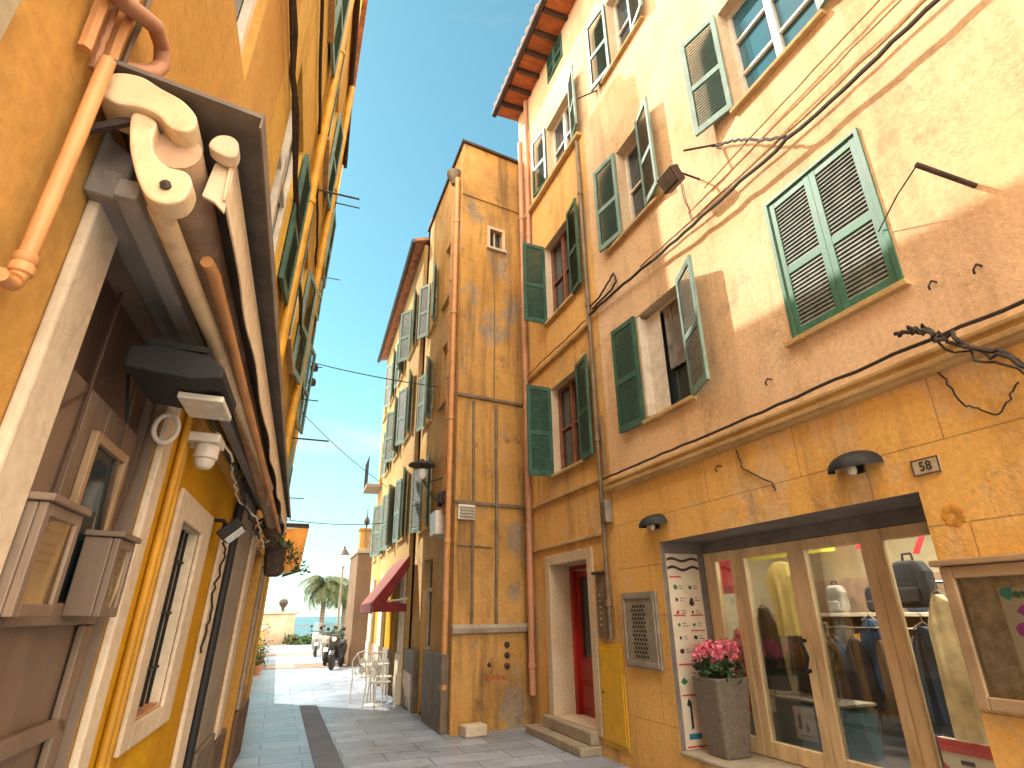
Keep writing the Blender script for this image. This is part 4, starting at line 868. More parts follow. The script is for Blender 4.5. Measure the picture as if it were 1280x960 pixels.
bp = thing('drainpipe', 'thick curved orange pipe bending into the wall above the canopy', 'pipe', FL.p(1.3, .05, 2.84))
part('pipe', MB().tube([FL.p(1.02, .05, 2.87), FL.p(1.13, .05, 2.90), FL.p(1.22, .052, 2.975), FL.p(1.29, .055, 3.03), FL.p(1.36, .055, 3.04), FL.p(1.39, .055, 3.005), FL.p(1.37, .05, 2.95), FL.p(1.33, .03, 2.90), FL.p(1.3, -.01, 2.87)], .021, 12), M['pipe_t'], bp, True)
for i, (u, r, m_) in enumerate(((1.07, .014, 'pipe_o'), (1.12, .009, 'pipe_t'), (1.17, .018, 'pipe_o'), (1.23, .008, 'pipe_g'))):
    run('conduit', ('leftmost orange conduit climbing from the canopy end', 'thin brown conduit second from the left above the canopy end', 'thicker orange conduit third from the left above the canopy end', 'thin dark conduit nearest the curved pipe')[i], FL, [(u + .07, .02, 2.74), (u + .06, .02, 2.9), (u + .02 * i, .02, 3.3), (u, .02, 4.5)], r, m_, 'pipe', 'conduits above the canopy end', .001)
pq = thing('wall_plaque', 'small pale square plaque with a dark emblem on the orange wall, top left', 'sign', FL.p(.9, 0, 2.48))
part('plate', MB().box(FL, .74, .945, .003, .02, 2.50, 2.62), M['plaque'], pq, bevel=.004); part('emblem', MB().prism(FL, [(.82, 2.55), (.85, 2.53), (.885, 2.55), (.88, 2.585), (.85, 2.6), (.825, 2.585)], .0205, .023), M['ink'], pq)
# long cables and brackets on the upper wall
for i, (z, w, r) in enumerate(((5.02, .03, .022), (4.88, .05, .014), (6.3, .03, .016))):
    run('cable', ('thick dark cable running the length of the left facade', 'thinner cable just under the thick one on the left facade', 'upper cable high on the left facade')[i], FL, [(.5, w, z + .05), (2.5, w, z), (5, w, z - .05), (7.5, w, z - .1), (9.2, w, z - .15)], r, 'iron', jit=.012)
drainpipe('yellow downpipe on the far end of the left house', [(7.3, .08, 9.6), (7.3, .08, 6), (7.3, .08, 2.9)], .05, 'pipe_y', FL)
drainpipe('yellow downpipe between the shuttered windows of the left house', [(4.95, .07, 9.6), (4.95, .07, 6), (4.95, .07, 2.9)], .045, 'pipe_y', FL)
for i, (u, z, l, F) in enumerate(((6.0, 6.4, .5, FL), (8.2, 3.9, .55, FL), (9.0, 8.6, .45, FL), (10.8, 5.4, .4, FT), (12.5, 6.8, .4, FT), (13.6, 9.8, .5, FT), (13.9, 4.1, .45, FT))):
    rod(('iron rod over the third window of the left house', 'iron rod just above the canopy end', 'iron rod near the left eave', 'iron rod low on the tall left house', 'middle iron rod on the tall left house', 'highest iron rod against the sky on the left', 'lowest iron rod against the sky on the left')[i], F.p(u, -.02, z), F.p(u + .03, l, z + .02), .012)

# tall house behind
th = thing('tall_house', 'tall narrow yellow house behind the left house, edge against the sky', 'house', FT.p(12.1, -2, 0))
T_W = [(u, u + .8, z, z + 1.4, .1) for z in (3.4, 6.0, 8.6, 11.2) for u in (10.5, 12.6)]
wl = MB(); wl.wall(FT, 9.3, 14.3, 0, 14.6, T_W + [(10.6, 11.6, 0, 2.3, .2), (12.4, 13.4, .0, 2.3, .2)], .1, 0, 0)
wl.box(FT, 14.1, 14.3, -4.4, -.001, 0, 14.6)
_a, _b = FT.p(9.3, -.001, 0), FT.p(14.1, -4.4, 0)                       # unseen party wall, its slant set along the sunlight to shape the shadow
FP2 = Frame(_a, _b - _a, V3(((_b - _a).y, -(_b - _a).x, 0)), FT.Z); wl.box(FP2, 0, (_b - _a).length, -.2, 0, 0, 14.6)
part('wall', wl, M['l_tall'], th)
rv = [FT.p(u, w, z) for z in (14.603, 14.7) for u, w in ((9.3, .12), (14.4, .12), (14.4, -4.4), (14.1, -4.4), (9.3, 0))]
part('roof', MB().add(rv, [(4, 3, 2, 1, 0), (5, 6, 7, 8, 9)] + [(k, (k + 1) % 5, 5 + (k + 1) % 5, 5 + k) for k in range(5)]), M['tile'], th)
for i, (a, b_, c, d, e) in enumerate(T_W):
    w = casement(th, FT, a, b_, c, d, .09, 'glass', 'frame_w', 1, True); shutter(w, FT, b_ + .01, c, d, .4, 1, 6 + 4 * (i % 3), fm='sh_faded', sm='sh_slat_d'); shutter(w, FT, a - .01, c, d, .4, -1, 8, fm='sh_faded', sm='sh_slat_d')
for a in (10.6, 12.4): part('shopfront', MB().box(FT, a, a + 1, -.19, -.15, 0, 2.3), M['brown_dark'], th)
drainpipe('dark drainpipe on the far edge of the tall left house', [(14.1, .06, 14.4), (14.1, .06, 8), (14.1, .06, 3)], .045, 'pipe_y', FT)
for i, z in enumerate((7.5, 7.1)): single('wall_bell', MB().lathe(FT.p(14.2, .22, z), [(0, .1), (.07, .07), (.1, 0), (.09, -.1), (0, -.12)], n=10).tube([FT.p(14.2, 0, z), FT.p(14.2, .2, z)], .015), M['black'], ('upper' if i == 0 else 'lower') + ' dark lamp head on the edge of the tall left house', 'lamp', 'dark lamp heads on the tall house', True)

# ================================================================== SHOP GOODS (behind the glass, in world metres through the FR frame)
def garment(label, name, cat, u0, u1, z0, z1, w, m, kind='shirt', group=None):
    """a hanging garment: outline with shoulders and sleeves, folded cloth surface with thickness, on a hanger"""
    t = thing(name, label, cat, FR.p((u0 + u1) / 2, w, z0), group); mb = MB()
    cu = (u0 + u1) / 2; hw = (u1 - u0) / 2; H_ = z1 - z0; nr, nc = 14, 12; vs = []
    ph = random.uniform(0, 6)
    for side in (0, 1):
        for i in range(nr + 1):
            f = i / nr
            if kind == 'shirt': half = hw * (.62 + .38 * min(1, f * 5) if f < .25 else (1 - .28 * min(1, (f - .25) * 6) if f < .5 else .72))
            elif kind == 'coat': half = hw * (.45 + .4 * min(1, f * 6) + .15 * f)
            else: half = hw * (.85 + .15 * f)
            for j in range(nc + 1):
                g = j / nc * 2 - 1
                drop = .07 * H_ * abs(g) ** 1.5 * (1 - f)
                fold = .018 * math.sin(g * 9 + ph + f * 2) * (.3 + f) + .01 * math.sin(g * 17 + ph)
                bulge = .05 * math.cos(g * math.pi / 2)
                vs.append(FR.p(cu + half * g, w + fold + (bulge if side == 0 else -bulge * .8 - .012), z1 - f * H_ - drop))
    k0 = (nr + 1) * (nc + 1); fs = []
    for i in range(nr):
        for j in range(nc):
            q = (i * (nc + 1) + j, i * (nc + 1) + j + 1, (i + 1) * (nc + 1) + j + 1, (i + 1) * (nc + 1) + j); fs += [q, tuple(x + k0 for x in q[::-1])]
    for i in range(nr):
        for j in (0, nc): fs.append((i * (nc + 1) + j, (i + 1) * (nc + 1) + j, (i + 1) * (nc + 1) + j + k0, i * (nc + 1) + j + k0))
    for j in range(nc):
        for i in (0, nr): fs.append((i * (nc + 1) + j, i * (nc + 1) + j + 1, i * (nc + 1) + j + 1 + k0, i * (nc + 1) + j + k0))
    mb.add(vs, fs); part('cloth', mb, M[m], t, True)
    part('hanger', MB().tube([FR.p(cu - hw * .5, w, z1 - .02), FR.p(cu, w, z1 + .035), FR.p(cu + hw * .5, w, z1 - .02)], .008, 6).tube([FR.p(cu, w, z1 + .03), FR.p(cu, w, z1 + .09), FR.p(cu, w + .03, z1 + .11)], .004, 6), M['brown_wood'], t)
    return t
garment('yellow T-shirt hanging high behind the shop door glass', 't_shirt', 'shirt', 4.72, 5.25, 1.35, 2.08, -1.15, 'yellow_c')
g = garment('crimson jersey hung in the narrow pane beside the printed panel', 'jersey', 'shirt', 5.42, 5.9, 1.78, 2.16, -.95, 'red')
part('tag', MB().box(FR, 5.62, 5.68, -.88, -.876, 1.74, 1.82), M['paper'], g)
garment('long red coat hanging behind the flowers', 'coat', 'coat', 5.25, 5.6, .62, 1.4, -.85, 'red', 'coat')
for i, (u, w, z0, z1, m, lb) in enumerate(((5.5, -1.3, .8, 1.62, 'dark_c', 'black jacket beneath the crimson jersey'), (5.2, -1.5, .78, 1.36, 'dark_c', 'black dress below the yellow T-shirt'), (4.98, -1.55, .78, 1.36, 'brown_c', 'brown dress below the yellow T-shirt'), (5.5, -1.75, .9, 1.7, 'teal_c', 'teal shirt half hidden by the yellow T-shirt'),
        (4.75, -2.0, .8, 1.5, 'navy_c', 'navy jacket just behind the door handle'), (5.0, -2.35, .65, 1.15, 'dark_c', 'black trousers under the orange box'), (4.7, -2.35, .65, 1.15, 'magenta_c', 'magenta shirt under the orange box'), (4.45, -2.35, .6, 1.12, 'dark_c', 'black coat right of the magenta shirt'),
        (3.95, -1.6, .6, 1.35, 'dark_c', 'black jacket behind the last door post'), (3.72, -1.35, .72, 1.45, 'navy_c', 'navy jacket beside the cream coat'), (4.2, -2.2, .7, 1.3, 'brown_c', 'brown coat deep in the shop'))):
    garment(lb, 'garment', 'clothes', u - .19, u + .19, z0, z1, w, m, 'coat', 'dark clothes on the shop rails')
for k in range(9):
    garment(('black', 'navy', 'charcoal', 'dark brown', 'black', 'dark teal', 'black', 'navy', 'dark grey')[k] + ' garment, number %s from the left on the packed back rail' % ('one', 'two', 'three', 'four', 'five', 'six', 'seven', 'eight', 'nine')[k], 'garment', 'clothes', 5.55 - k * .3 - .17, 5.55 - k * .3 + .17, .55 + .05 * (k % 3), 1.3, -1.95 - .04 * (k % 2), ('dark_c', 'navy_c', 'dark_c', 'brown_c', 'dark_c', 'teal_c', 'dark_c', 'navy_c', 'dark_c')[k], 'coat', 'packed back rail of dark clothes')
garment('long cream coat on the right hand shop rail', 'coat', 'coat', 3.22, 3.56, .66, 1.7, -1.15, 'cream_c', 'coat')
garment('grey trousers hanging under the backpack', 'trousers', 'clothes', 5.2, 5.5, .74, 1.52, -2.3, 'grey_c', 'slab')
def rail(label, u0, u1, w, z):
    t = thing('clothes_rail', label, 'rail', FR.p((u0 + u1) / 2, w, .3)); part('bar', MB().tube([FR.p(u0, w, z), FR.p(u1, w, z)], .012, 8), M['chrome'], t)
    for u in (u0, u1): part('leg', MB().tube([FR.p(u, w, z), FR.p(u, w, .3)], .012, 8), M['chrome'], t)
rail('chrome clothes rail below the yellow T-shirt', 4.85, 5.75, -1.5, 1.46); rail('chrome clothes rail at the back wall under the shelf', 4.2, 5.2, -2.35, 1.25)
rail('long chrome clothes rail packed with dark garments', 2.7, 5.75, -1.95, 1.41); rail('chrome clothes rail near the right shop door', 3.1, 4.05, -1.35, 1.80); rail('chrome clothes rail carrying the crimson jersey', 5.35, 6.0, -.95, 2.26)
def backpack(label, u, w, z, s, m):
    t = thing('backpack', label, 'bag', FR.p(u, w, z))
    part('bag_body', MB().prism(FR, [(u - .15 * s, z), (u + .15 * s, z), (u + .17 * s, z + .1 * s), (u + .16 * s, z + .3 * s), (u + .1 * s, z + .4 * s), (u - .1 * s, z + .4 * s), (u - .16 * s, z + .3 * s), (u - .17 * s, z + .1 * s)], w - .08 * s, w + .08 * s), M[m], t, bevel=.03)
    part('pocket', MB().prism(FR, [(u - .11 * s, z + .03), (u + .11 * s, z + .03), (u + .11 * s, z + .17 * s), (u - .11 * s, z + .17 * s)], w + .081 * s, w + .12 * s), M[m], t, bevel=.02)
    part('strap', MB().tube([FR.p(u - .05 * s, w, z + .39 * s), FR.p(u - .04 * s, w, z + .46 * s), FR.p(u + .04 * s, w, z + .46 * s), FR.p(u + .05 * s, w, z + .39 * s)], .012, 6), M['dark_c'], t, True)
backpack('dark grey backpack on the wall shelf left of the others', 5.4, -2.35, 1.56, .75, 'grey_c'); backpack('black backpack on the wall shelf', 4.88, -2.35, 1.56, .7, 'dark_c')
backpack('black backpack hung high near the right door post', 3.6, -1.2, 1.6, .95, 'dark_c'); backpack('navy backpack on the shelf behind the right door', 4.45, -2.35, 1.56, .65, 'navy_c')
sh = thing('shelf', 'long pale shelf along the back of the shop with bags on it', 'shelf', FR.p(4.8, -2.4, 1.5)); part('board', MB().box(FR, 3.4, 6.4, -2.6, -2.15, 1.52, 1.555), M['frame_w'], sh)
part('back_panel', MB().box(FR, 3.4, 6.4, -2.66, -2.605, .3, 1.95), M['brown_c'], sh)
single('box', MB().box(FR, 4.76, 5.15, -2.4, -2.2, 1.27, 1.34), M['orange_c'], 'flat orange box lying on the back clothes rail', 'box', bevel=.008)
backpack('small blue bag under the orange box', 5.1, -2.2, 1.0, .45, 'blue_c'); backpack('blue sports bag on the floor by the door handle', 4.75, -1.4, .3, .8, 'blue_c')
ct = thing('counter', 'low teal display counter behind the shop door', 'counter', FR.p(5, -1.3, .3)); part('body', MB().box(FR, 4.55, 5.4, -1.55, -1.15, .3, .74), M['teal_c'], ct, bevel=.01); part('top', MB().box(FR, 4.53, 5.42, -1.57, -1.13, .743, .765), M['grey_metal'], ct)
cd = thing('notice_card', 'cream notice card with two small dark figures on the teal counter front', 'card', FR.p(5.03, -1.15, .4)); part('sheet', MB().box(FR, 4.9, 5.15, -1.149, -1.14, .41, .70), M['paper'], cd)
part('print', MB().prism(FR, [(5.06, .50), (5.10, .50), (5.10, .6), (5.085, .635), (5.065, .62)], -1.1395, -1.138).prism(FR, [(4.98, .48), (5.01, .48), (5.015, .54), (4.995, .57), (4.98, .54)], -1.1395, -1.138).box(FR, 4.95, 5.11, -1.1395, -1.138, .445, .452).box(FR, 4.97, 5.09, -1.1395, -1.138, .43, .435), M['ink'], cd)
hc = thing('goods_heap', 'dark heap of bags on the floor inside the right shop door', 'bags', FR.p(4.2, -1.9, .3))
mb = MB()
for k in range(7):
    u, w = 4.35 - k * .13, -1.9 + .15 * math.sin(k * 2); r = .16 + .04 * math.sin(k * 1.7)
    mb.lathe(FR.p(u, w, .3), [(r * .9, 0), (r, .1), (r * .85, .24), (r * .45, .32), (0, .34)], n=10)
part('bag_body', mb, M['dark_c'], hc, True, kind='stuff')
ps = thing('shop_poster', 'red and white shop poster low behind the right door pane', 'poster', FR.p(3.4, -1.1, .32)); part('sheet', MB().box(FR, 3.05, 3.66, -1.15, -1.1, .32, .66), M['paper'], ps)
part('print', MB().box(FR, 3.05, 3.66, -1.099, -1.096, .57, .66).prism(FR, [(3.66, .36), (3.66, .5), (3.5, .33), (3.58, .33)], -1.099, -1.096).prism(FR, [(3.3, .4), (3.4, .48), (3.28, .52)], -1.099, -1.096), M['ink_r'], ps); part('print', MB().lathe(FR.p(3.25, -1.0995, .42), [(.07, 0), (.07, .004)], FR.W, 14), M['ink_g'], ps); part('print', MB().box(FR, 3.42, 3.52, -1.099, -1.096, .50, .53), M['ink'], ps)
for i, (u, z, du) in enumerate(((3.96, 2.2, .07), (3.42, 2.11, .08))):
    single('promotion_tag', MB().prism(FR, [(u - du, z + .085), (u - du + .05, z + .09), (u + du, z - .08), (u + du - .05, z - .09)], -1.15, -1.144), M['red'], ('slanted red promotion tag between the middle door posts', 'slanted red promotion tag in the right door pane')[i], 'tag', 'red tags under the shop ceiling')
single('banner', MB().box(FR, 4.3, 5.5, -1.2, -1.19, 2.13, 2.2), M['lime_c'], 'yellow green banner strip under the shop ceiling', 'banner')

# printed panel on the left jamb of the shop
pp = thing('printed_panel', 'tall pale panel printed with small red and black signs on the left shop jamb', 'sign', (4.16, 5.49, .33))
FP = Frame((3.90, 5.496, 0), (1, 0, 0), (0, -1, 0))
part('panel', MB().box(FP, 0, .42, .0, .012, .335, 2.19), M['paper'], pp); rng = random.Random(11)
def marks(n): return None
ink, inr, ing, inb = MB(), MB(), MB(), MB()
def wavy(mb, z, a, th):
    k = 12; top = [(.005 + .41 * i / k, z + a * math.sin(i * .8)) for i in range(k + 1)]
    mb.prism(FP, top + [(x, y - th) for x, y in top[::-1]], .0125, .014)
wavy(ink, 2.14, .014, .028); wavy(ink, 2.05, .018, .03)
for z in (1.94, 1.55, 1.08, .80, .35): inr.box(FP, .02, .17 if z > 1.2 else .4, .0125, .014, z, z + .015)
inr.box(FP, .24, .4, .0125, .014, 1.55, 1.565).box(FP, .22, .4, .0125, .014, 1.40, 1.412)
for r_ in range(6):
    z = 1.84 - r_ * .125
    for c in range(2):
        u = .05 + c * .19
        q = rng.choice((ink, inr, ink, ing)); s = rng.uniform(.02, .035)
        q.prism(FP, [(u + s * rng.uniform(.6, 1) * math.cos(t) + .03, z + s * rng.uniform(.6, 1) * math.sin(t)) for t in [k * math.pi / 3.5 for k in range(7)]], .0125, .014)
        for l in range(2): ink.box(FP, u + .075, u + .075 + rng.uniform(.03, .07), .0125, .0135, z - .015 + l * .025, z - .008 + l * .025)
ink.lathe(FP.p(.27, .0125, 1.68), [(.032, 0), (.032, .002)], FP.W, 14)
ink.prism(FP, [(.06, .72), (.09, .78), (.12, .74), (.12, .52), (.09, .50), (.095, .7)], .0125, .014); inb.box(FP, .05, .2, .0125, .014, .42, .47); ing.prism(FP, [(.02, .93), (.06, .97), (.11, .93), (.06, .90)], .0125, .014)
for mb, m_ in ((ink, 'ink'), (inr, 'ink_r'), (ing, 'ink_g'), (inb, 'ink_b')): part('print', mb, M[m_], pp)

# flower pot
fp_ = thing('flower_pot', 'tall tapered grey brown planter with pink red flowers on the shop threshold', 'planter', (4.13, 5.14, .331))
def sq(cx, cy, r, z): return [(cx + r * sx, cy + r * sy, z) for sx, sy in ((-1, -1), (-.85, -1.05), (.85, -1.05), (1, -1), (1.05, -.85), (1.05, .85), (1, 1), (-1, 1), (-1.05, .85), (-1.05, -.85))]
mb = MB(); rs = [(.135, .331), (.15, .5), (.175, .8), (.19, 1.0), (.165, 1.0), (.16, .95)]
vs = [p for r, z in rs for p in sq(4.13, 5.14, r, z)]; fs = [tuple(range(9, -1, -1)), tuple(range(len(vs) - 10, len(vs)))]
for i in range(len(rs) - 1):
    for k in range(10): fs.append((i * 10 + k, i * 10 + (k + 1) % 10, (i + 1) * 10 + (k + 1) % 10, (i + 1) * 10 + k))
mb.add(vs, fs); part('pot', mb, M['pot'], fp_, bevel=.012); part('soil', MB().box(WORLD, 3.98, 4.28, 4.99, 5.29, .951, .965), M['soil'], fp_)
gr_ = thing('geranium', 'bushy plant with pink red blooms growing in the tall planter', 'plant', (4.13, 5.14, .966))
rng = random.Random(5)
def leafquad(mb, c, s, rng, up=.5):
    n = V3((rng.uniform(-1, 1), rng.uniform(-1, 1), rng.uniform(-.3, 1) + up)).normalized(); a = n.orthogonal().normalized(); a.rotate(__import__('mathutils').Quaternion(n, rng.uniform(0, 6))); b_ = n.cross(a)
    c = V3(c); mb.add([c - a * s, c + b_ * s * .55 - n * s * .12, c + a * s, c - b_ * s * .55 - n * s * .12], [(0, 1, 2, 3)])
lv = MB()
for _ in range(230):
    a, r, h = rng.uniform(0, 6.3), .23 * math.sqrt(rng.random()), rng.uniform(-.02, .16)
    leafquad(lv, (4.13 + r * math.cos(a), 5.14 + r * math.sin(a), 1.0 + h - .25 * max(0, r - .15)), rng.uniform(.025, .05), rng)
part('foliage', lv, M['leaf_d'], gr_)
st = MB()
blooms = [(rng.uniform(-.19, .19), rng.uniform(-.2, .2), rng.uniform(.16, .28)) for _ in range(13)]
for x, y, z in blooms:
    st.tube([(4.13 + x * .4, 5.14 + y * .4, .98), (4.13 + x, 5.14 + y, 1.0 + z)], .005, 5)
part('stem', st, M['leaf'], gr_)
for x, y, z in blooms:
    bm_ = MB()
    for _ in range(46):
        d = V3((rng.gauss(0, 1), rng.gauss(0, 1), rng.gauss(0, 1))).normalized() * rng.uniform(.03, .07)
        leafquad(bm_, V3((4.13 + x, 5.14 + y, 1.0 + z)) + d, rng.uniform(.018, .028), rng, .2)
    part('bloom', bm_, M['petal'], gr_)

# ================================================================== THE LANE
def bistro_chair(label, at, rz):
    at = V3(at); c, s_ = math.cos(rz), math.sin(rz); F = Frame(at, (c, s_, 0), (-s_, c, 0))
    t = thing('bistro_chair', label, 'chair', at, 'white iron chairs by the red awning')
    for u in (-.18, .18):
        for w in (-.17, .17): part('leg', MB().tube([F.p(u, w, .44), F.p(u * 1.15, w * 1.15, 0)], .012, 6), M['metal_w'], t)
    part('seat', MB().lathe(F.p(0, 0, .44), [(.2, 0), (.21, .01), (.2, .02), (.0, .022)], n=18), M['metal_w'], t)
    mb = MB().tube([F.p(-.18, .18, .45), F.p(-.2, .22, .75), F.p(-.1, .24, .9), F.p(0, .24, .93), F.p(.1, .24, .9), F.p(.2, .22, .75), F.p(.18, .18, .45)], .012, 6)
    for u in (-.1, 0, .1):
        mb.tube([F.p(u, .19, .46), F.p(u + .04, .21, .6), F.p(u - .04, .22, .72), F.p(u, .235, .88)], .009, 5)
    for z in (.58, .74): mb.lathe(F.p(0, .215, z), [(.06, -.006), (.07, 0), (.06, .006)], F.W, 12)
    part('backrest', mb, M['metal_w'], t, True)
bistro_chair('white iron bistro chair nearest the shade line, turned to the table', (1.92, 12.0, 0), .4); bistro_chair('white iron bistro chair close to the shop wall behind the table', (2.12, 13.0, 0), 2.6)
tb = thing('bistro_table', 'small round white iron table between the bistro chairs', 'table', (1.9, 12.55, 0))
part('tabletop', MB().lathe((1.9, 12.55, .70), [(.27, 0), (.28, .012), (.27, .025), (0, .025)], n=20), M['metal_w'], tb); part('pedestal', MB().lathe((1.9, 12.55, 0), [(.2, 0), (.2, .015), (.04, .05), (.022, .1), (.022, .68), (.08, .7)], n=12), M['metal_w'], tb, True)
bistro_chair('white iron bistro chair beyond the table, back to the sea', (1.75, 13.25, 0), 3.0)

def scooter(label, at, rz, m):
    at = V3(at); c, s_ = math.cos(rz), math.sin(rz); F = Frame(at, (c, s_, 0), (-s_, c, 0))
    t = thing('scooter', label, 'scooter', at, 'scooters parked along the lane')
    for u in (-.6, .62):
        wh = part('wheel', MB().lathe(F.p(u, -.05, .25), [(.15, 0), (.235, 0), (.25, .025), (.25, .075), (.235, .1), (.15, .1)], F.W, 20), M['tyre'], t, True)
        part('rim', MB().lathe(F.p(u, -.03, .25), [(.0, 0), (.15, 0), (.15, .06), (0, .06)], F.W, 14), M['chrome'], wh)
    part('body', MB().prism(F, [(-.75, .5), (-.6, .36), (-.25, .26), (.22, .24), (.3, .28), (.34, .38), (.2, .34), (-.12, .36), (-.15, .68), (-.6, .76), (-.8, .72)], -.14, .14), M[m], t, bevel=.04)
    part('leg_shield', MB().prism(F, [(.26, .3), (.36, .3), (.56, .72), (.5, .98), (.42, .95), (.44, .7)], -.19, .19), M[m], t, bevel=.04)
    part('front_mudguard', MB().prism(F, [(.36, .4), (.48, .52), (.65, .53), (.82, .44), (.66, .58), (.46, .58)], -.08, .08), M[m], t, bevel=.02)
    part('seat', MB().prism(F, [(-.72, .765), (-.1, .7), (-.08, .76), (-.35, .82), (-.7, .85)], -.13, .13), M['scoot_k'], t, bevel=.03)
    hb = part('handlebar', MB().tube([F.p(.42, -.33, 1.02), F.p(.46, -.1, 1.0), F.p(.46, .1, 1.0), F.p(.42, .33, 1.02)], .018, 8).tube([F.p(.46, 0, 1.0), F.p(.6, 0, .3)], .03, 8), M['scoot_k'], t, True)
    for w in (-.26, .26): part('mirror', MB().lathe(F.p(.44, w, 1.2), [(0, -.012), (.055, -.01), (.055, .01), (0, .012)], F.U, 10).tube([F.p(.44, w, 1.01), F.p(.44, w, 1.16)], .008, 6), M['scoot_k'], hb)
    part('headlight', MB().lathe(F.p(.56, 0, .9), [(.07, -.03), (.075, .02), (.05, .04), (0, .045)], F.U, 14), M['globe'], t, True)
    part('windscreen', MB().prism(F, [(.5, .99), (.53, .99), (.42, 1.38), (.40, 1.38)], -.17, .17), M['clear'], t, bevel=.004)
scooter('pale scooter with black seat nearest in the row by the lodge wall', (2.0, 21.6, 0), -1.9, 'scoot_k'); scooter('pale grey scooter second in the row by the lodge wall', (1.85, 23.6, 0), -1.75, 'scoot_w'); scooter('dark scooter third in the row by the lodge wall', (2.0, 25.6, 0), -1.8, 'scoot_k'); scooter('farthest pale scooter before the railing', (1.7, 28.5, 0), -1.6, 'scoot_w')

ls = thing('street_lamp', 'white globed lantern on a pale post in front of the lodge', 'street lamp', (2.28, 25.6, 0))
part('post', MB().lathe((2.28, 25.6, 0), [(.11, 0), (.11, .3), (.05, .5), (.04, 3.4), (.08, 3.5)], n=12), M['stone'], ls, True)
part('lamp_globe', MB().lathe((2.28, 25.6, 3.5), [(.1, 0), (.17, .18), (.21, .4), (.19, .45)], n=14), M['globe'], ls, True); part('cap', MB().lathe((2.28, 25.6, 3.95), [(.24, 0), (.2, .06), (.1, .2), (.05, .26), (.04, .34), (0, .4)], n=14), M['gutter'], ls, True)

# promenade end: parapet, planting, palms, railing
pw = thing('parapet_wall', 'pale stone parapet wall closing the left half of the lane end', 'wall', (-.4, 43, 0))
part('wall', MB().box(WORLD, -14, 1.05, 41.2, 42.0, 0, 1.75), M['roughstone'], pw); part('coping', MB().box(WORLD, -14.05, 1.2, 41.1, 42.1, 1.753, 1.9), M['stone'], pw, bevel=.03)
lw = thing('parapet_wall', 'low rosy kerb wall in front of the sea', 'wall', (3, 41.6, 0)); part('wall', MB().box(WORLD, 1.06, 12, 41.4, 41.8, 0, .42), M['band'], lw, bevel=.03)
rl = thing('railing', 'thin iron railing along the promenade before the sea', 'railing', (4, 50, 0)); mb = MB()
for k in range(46): mb.box(WORLD, .8 + k * .3, .83 + k * .3, 50, 50.03, 0, .95)
mb.box(WORLD, .8, 14.6, 49.99, 50.04, .95, .99); part('bars', mb, M['pipe_g'], rl)
ur = thing('stone_urn', 'dark rounded urn standing on the parapet', 'urn', (.25, 41.6, 1.9)); part('urn', MB().lathe((.25, 41.6, 1.9), [(.18, 0), (.09, .1), (.09, .2), (.24, .4), (.28, .55), (.2, .72), (0, .76)], n=14), M['gutter'], ur, True)
def bush(label, name, cat, c, r, n, m, seed, s=.09, group=None):
    rng = random.Random(seed); t = thing(name, label, cat, c, group); lf = MB(); c = V3(c)
    for _ in range(n):
        d = V3((rng.gauss(0, 1), rng.gauss(0, 1), abs(rng.gauss(0, 1)))).normalized() * (rng.random() ** .4)
        q = 1 + .35 * math.sin(d.x * 5 + seed) * math.cos(d.y * 4)
        leafquad(lf, c + V3((d.x * r[0] * q, d.y * r[1] * q, .1 + d.z * r[2] * q)), s * rng.uniform(.6, 1.3), rng, .2)
    part('foliage', lf, M[m], t)
    part('stem', MB().tube([c, c + V3((.02, 0, r[2] * .6))], .03, 6).tube([c, c + V3((r[0] * .4, .05, r[2] * .5))], .02, 6), M['trunk'], t)
bush('bright green shrub left of the scooters at the lane end', 'shrub', 'shrub', (2.0, 40.4, .0), (.8, .5, .45), 420, 'leaf', 2, .13, 'shrubs at the lane end')
bush('brownish rounded shrub beside the parapet end', 'shrub', 'shrub', (.95, 40.6, .0), (.5, .4, .5), 300, 'palm', 4, .1, 'shrubs at the lane end')
bush('dark shrub behind the row of scooters', 'shrub', 'shrub', (3.3, 33, .0), (.7, .9, 1.0), 420, 'leaf_d', 6, .13, 'shrubs at the lane end')
def palm(label, c, h, fr, n, seed):
    rng = random.Random(seed); t = thing('palm_tree', label, 'palm', c, 'palms on the promenade'); c = V3(c)
    prof = [(.32, 0), (.24, .3)]
    for k in range(14): prof += [(.19 + .035, .4 + (h - .5) * k / 14), (.185, .4 + (h - .5) * (k + .85) / 14)]
    prof += [(.3, h - .1), (.34, h + .1), (.1, h + .35)]
    part('trunk', MB().lathe(c, prof, n=10), M['trunk'], t, True)
    for k in range(n):
        az = 2 * math.pi * k * .618 + rng.uniform(-.2, .2); el = rng.uniform(-.5, 1.1); L = fr * rng.uniform(.85, 1.1)
        d = V3((math.cos(az), math.sin(az), 0)); sd = V3((-d.y, d.x, 0)); mb = MB(); p = c + V3((0, 0, h + .15)); pts = [p.copy()]; e = el
        for s_ in range(9):
            p = p + (d * math.cos(e) + V3((0, 0, math.sin(e)))) * (L / 9); e -= .17 + .02 * s_; pts.append(p.copy())
        mb.tube(pts, .03, 5, r2=.008)
        for q in range(1, 10):
            for m_ in range(3):
                f = m_ / 3; o = pts[q - 1].lerp(pts[q], f); tdir = (pts[q] - pts[q - 1]).normalized(); ll = .62 * math.sin(math.pi * (.12 + .82 * (q - 1 + f) / 9)) * L / 2.2
                for sg in (-1, 1):
                    tip = o + sd * sg * ll * .8 + tdir * ll * .5 - V3((0, 0, ll * rng.uniform(.25, .6))); wv = tdir * .035
                    mb.add([o - wv, o + wv, tip], [(0, 1, 2)])
        part('frond', mb, M['palm'], t)
palm('taller bushy palm standing at the end of the lane against the sea', (3.75, 58, 0), 4.1, 2.75, 60, 3)
palm('second palm partly hidden by the lodge and the lamp post', (6.0, 62, 0), 4.0, 2.4, 44, 9)

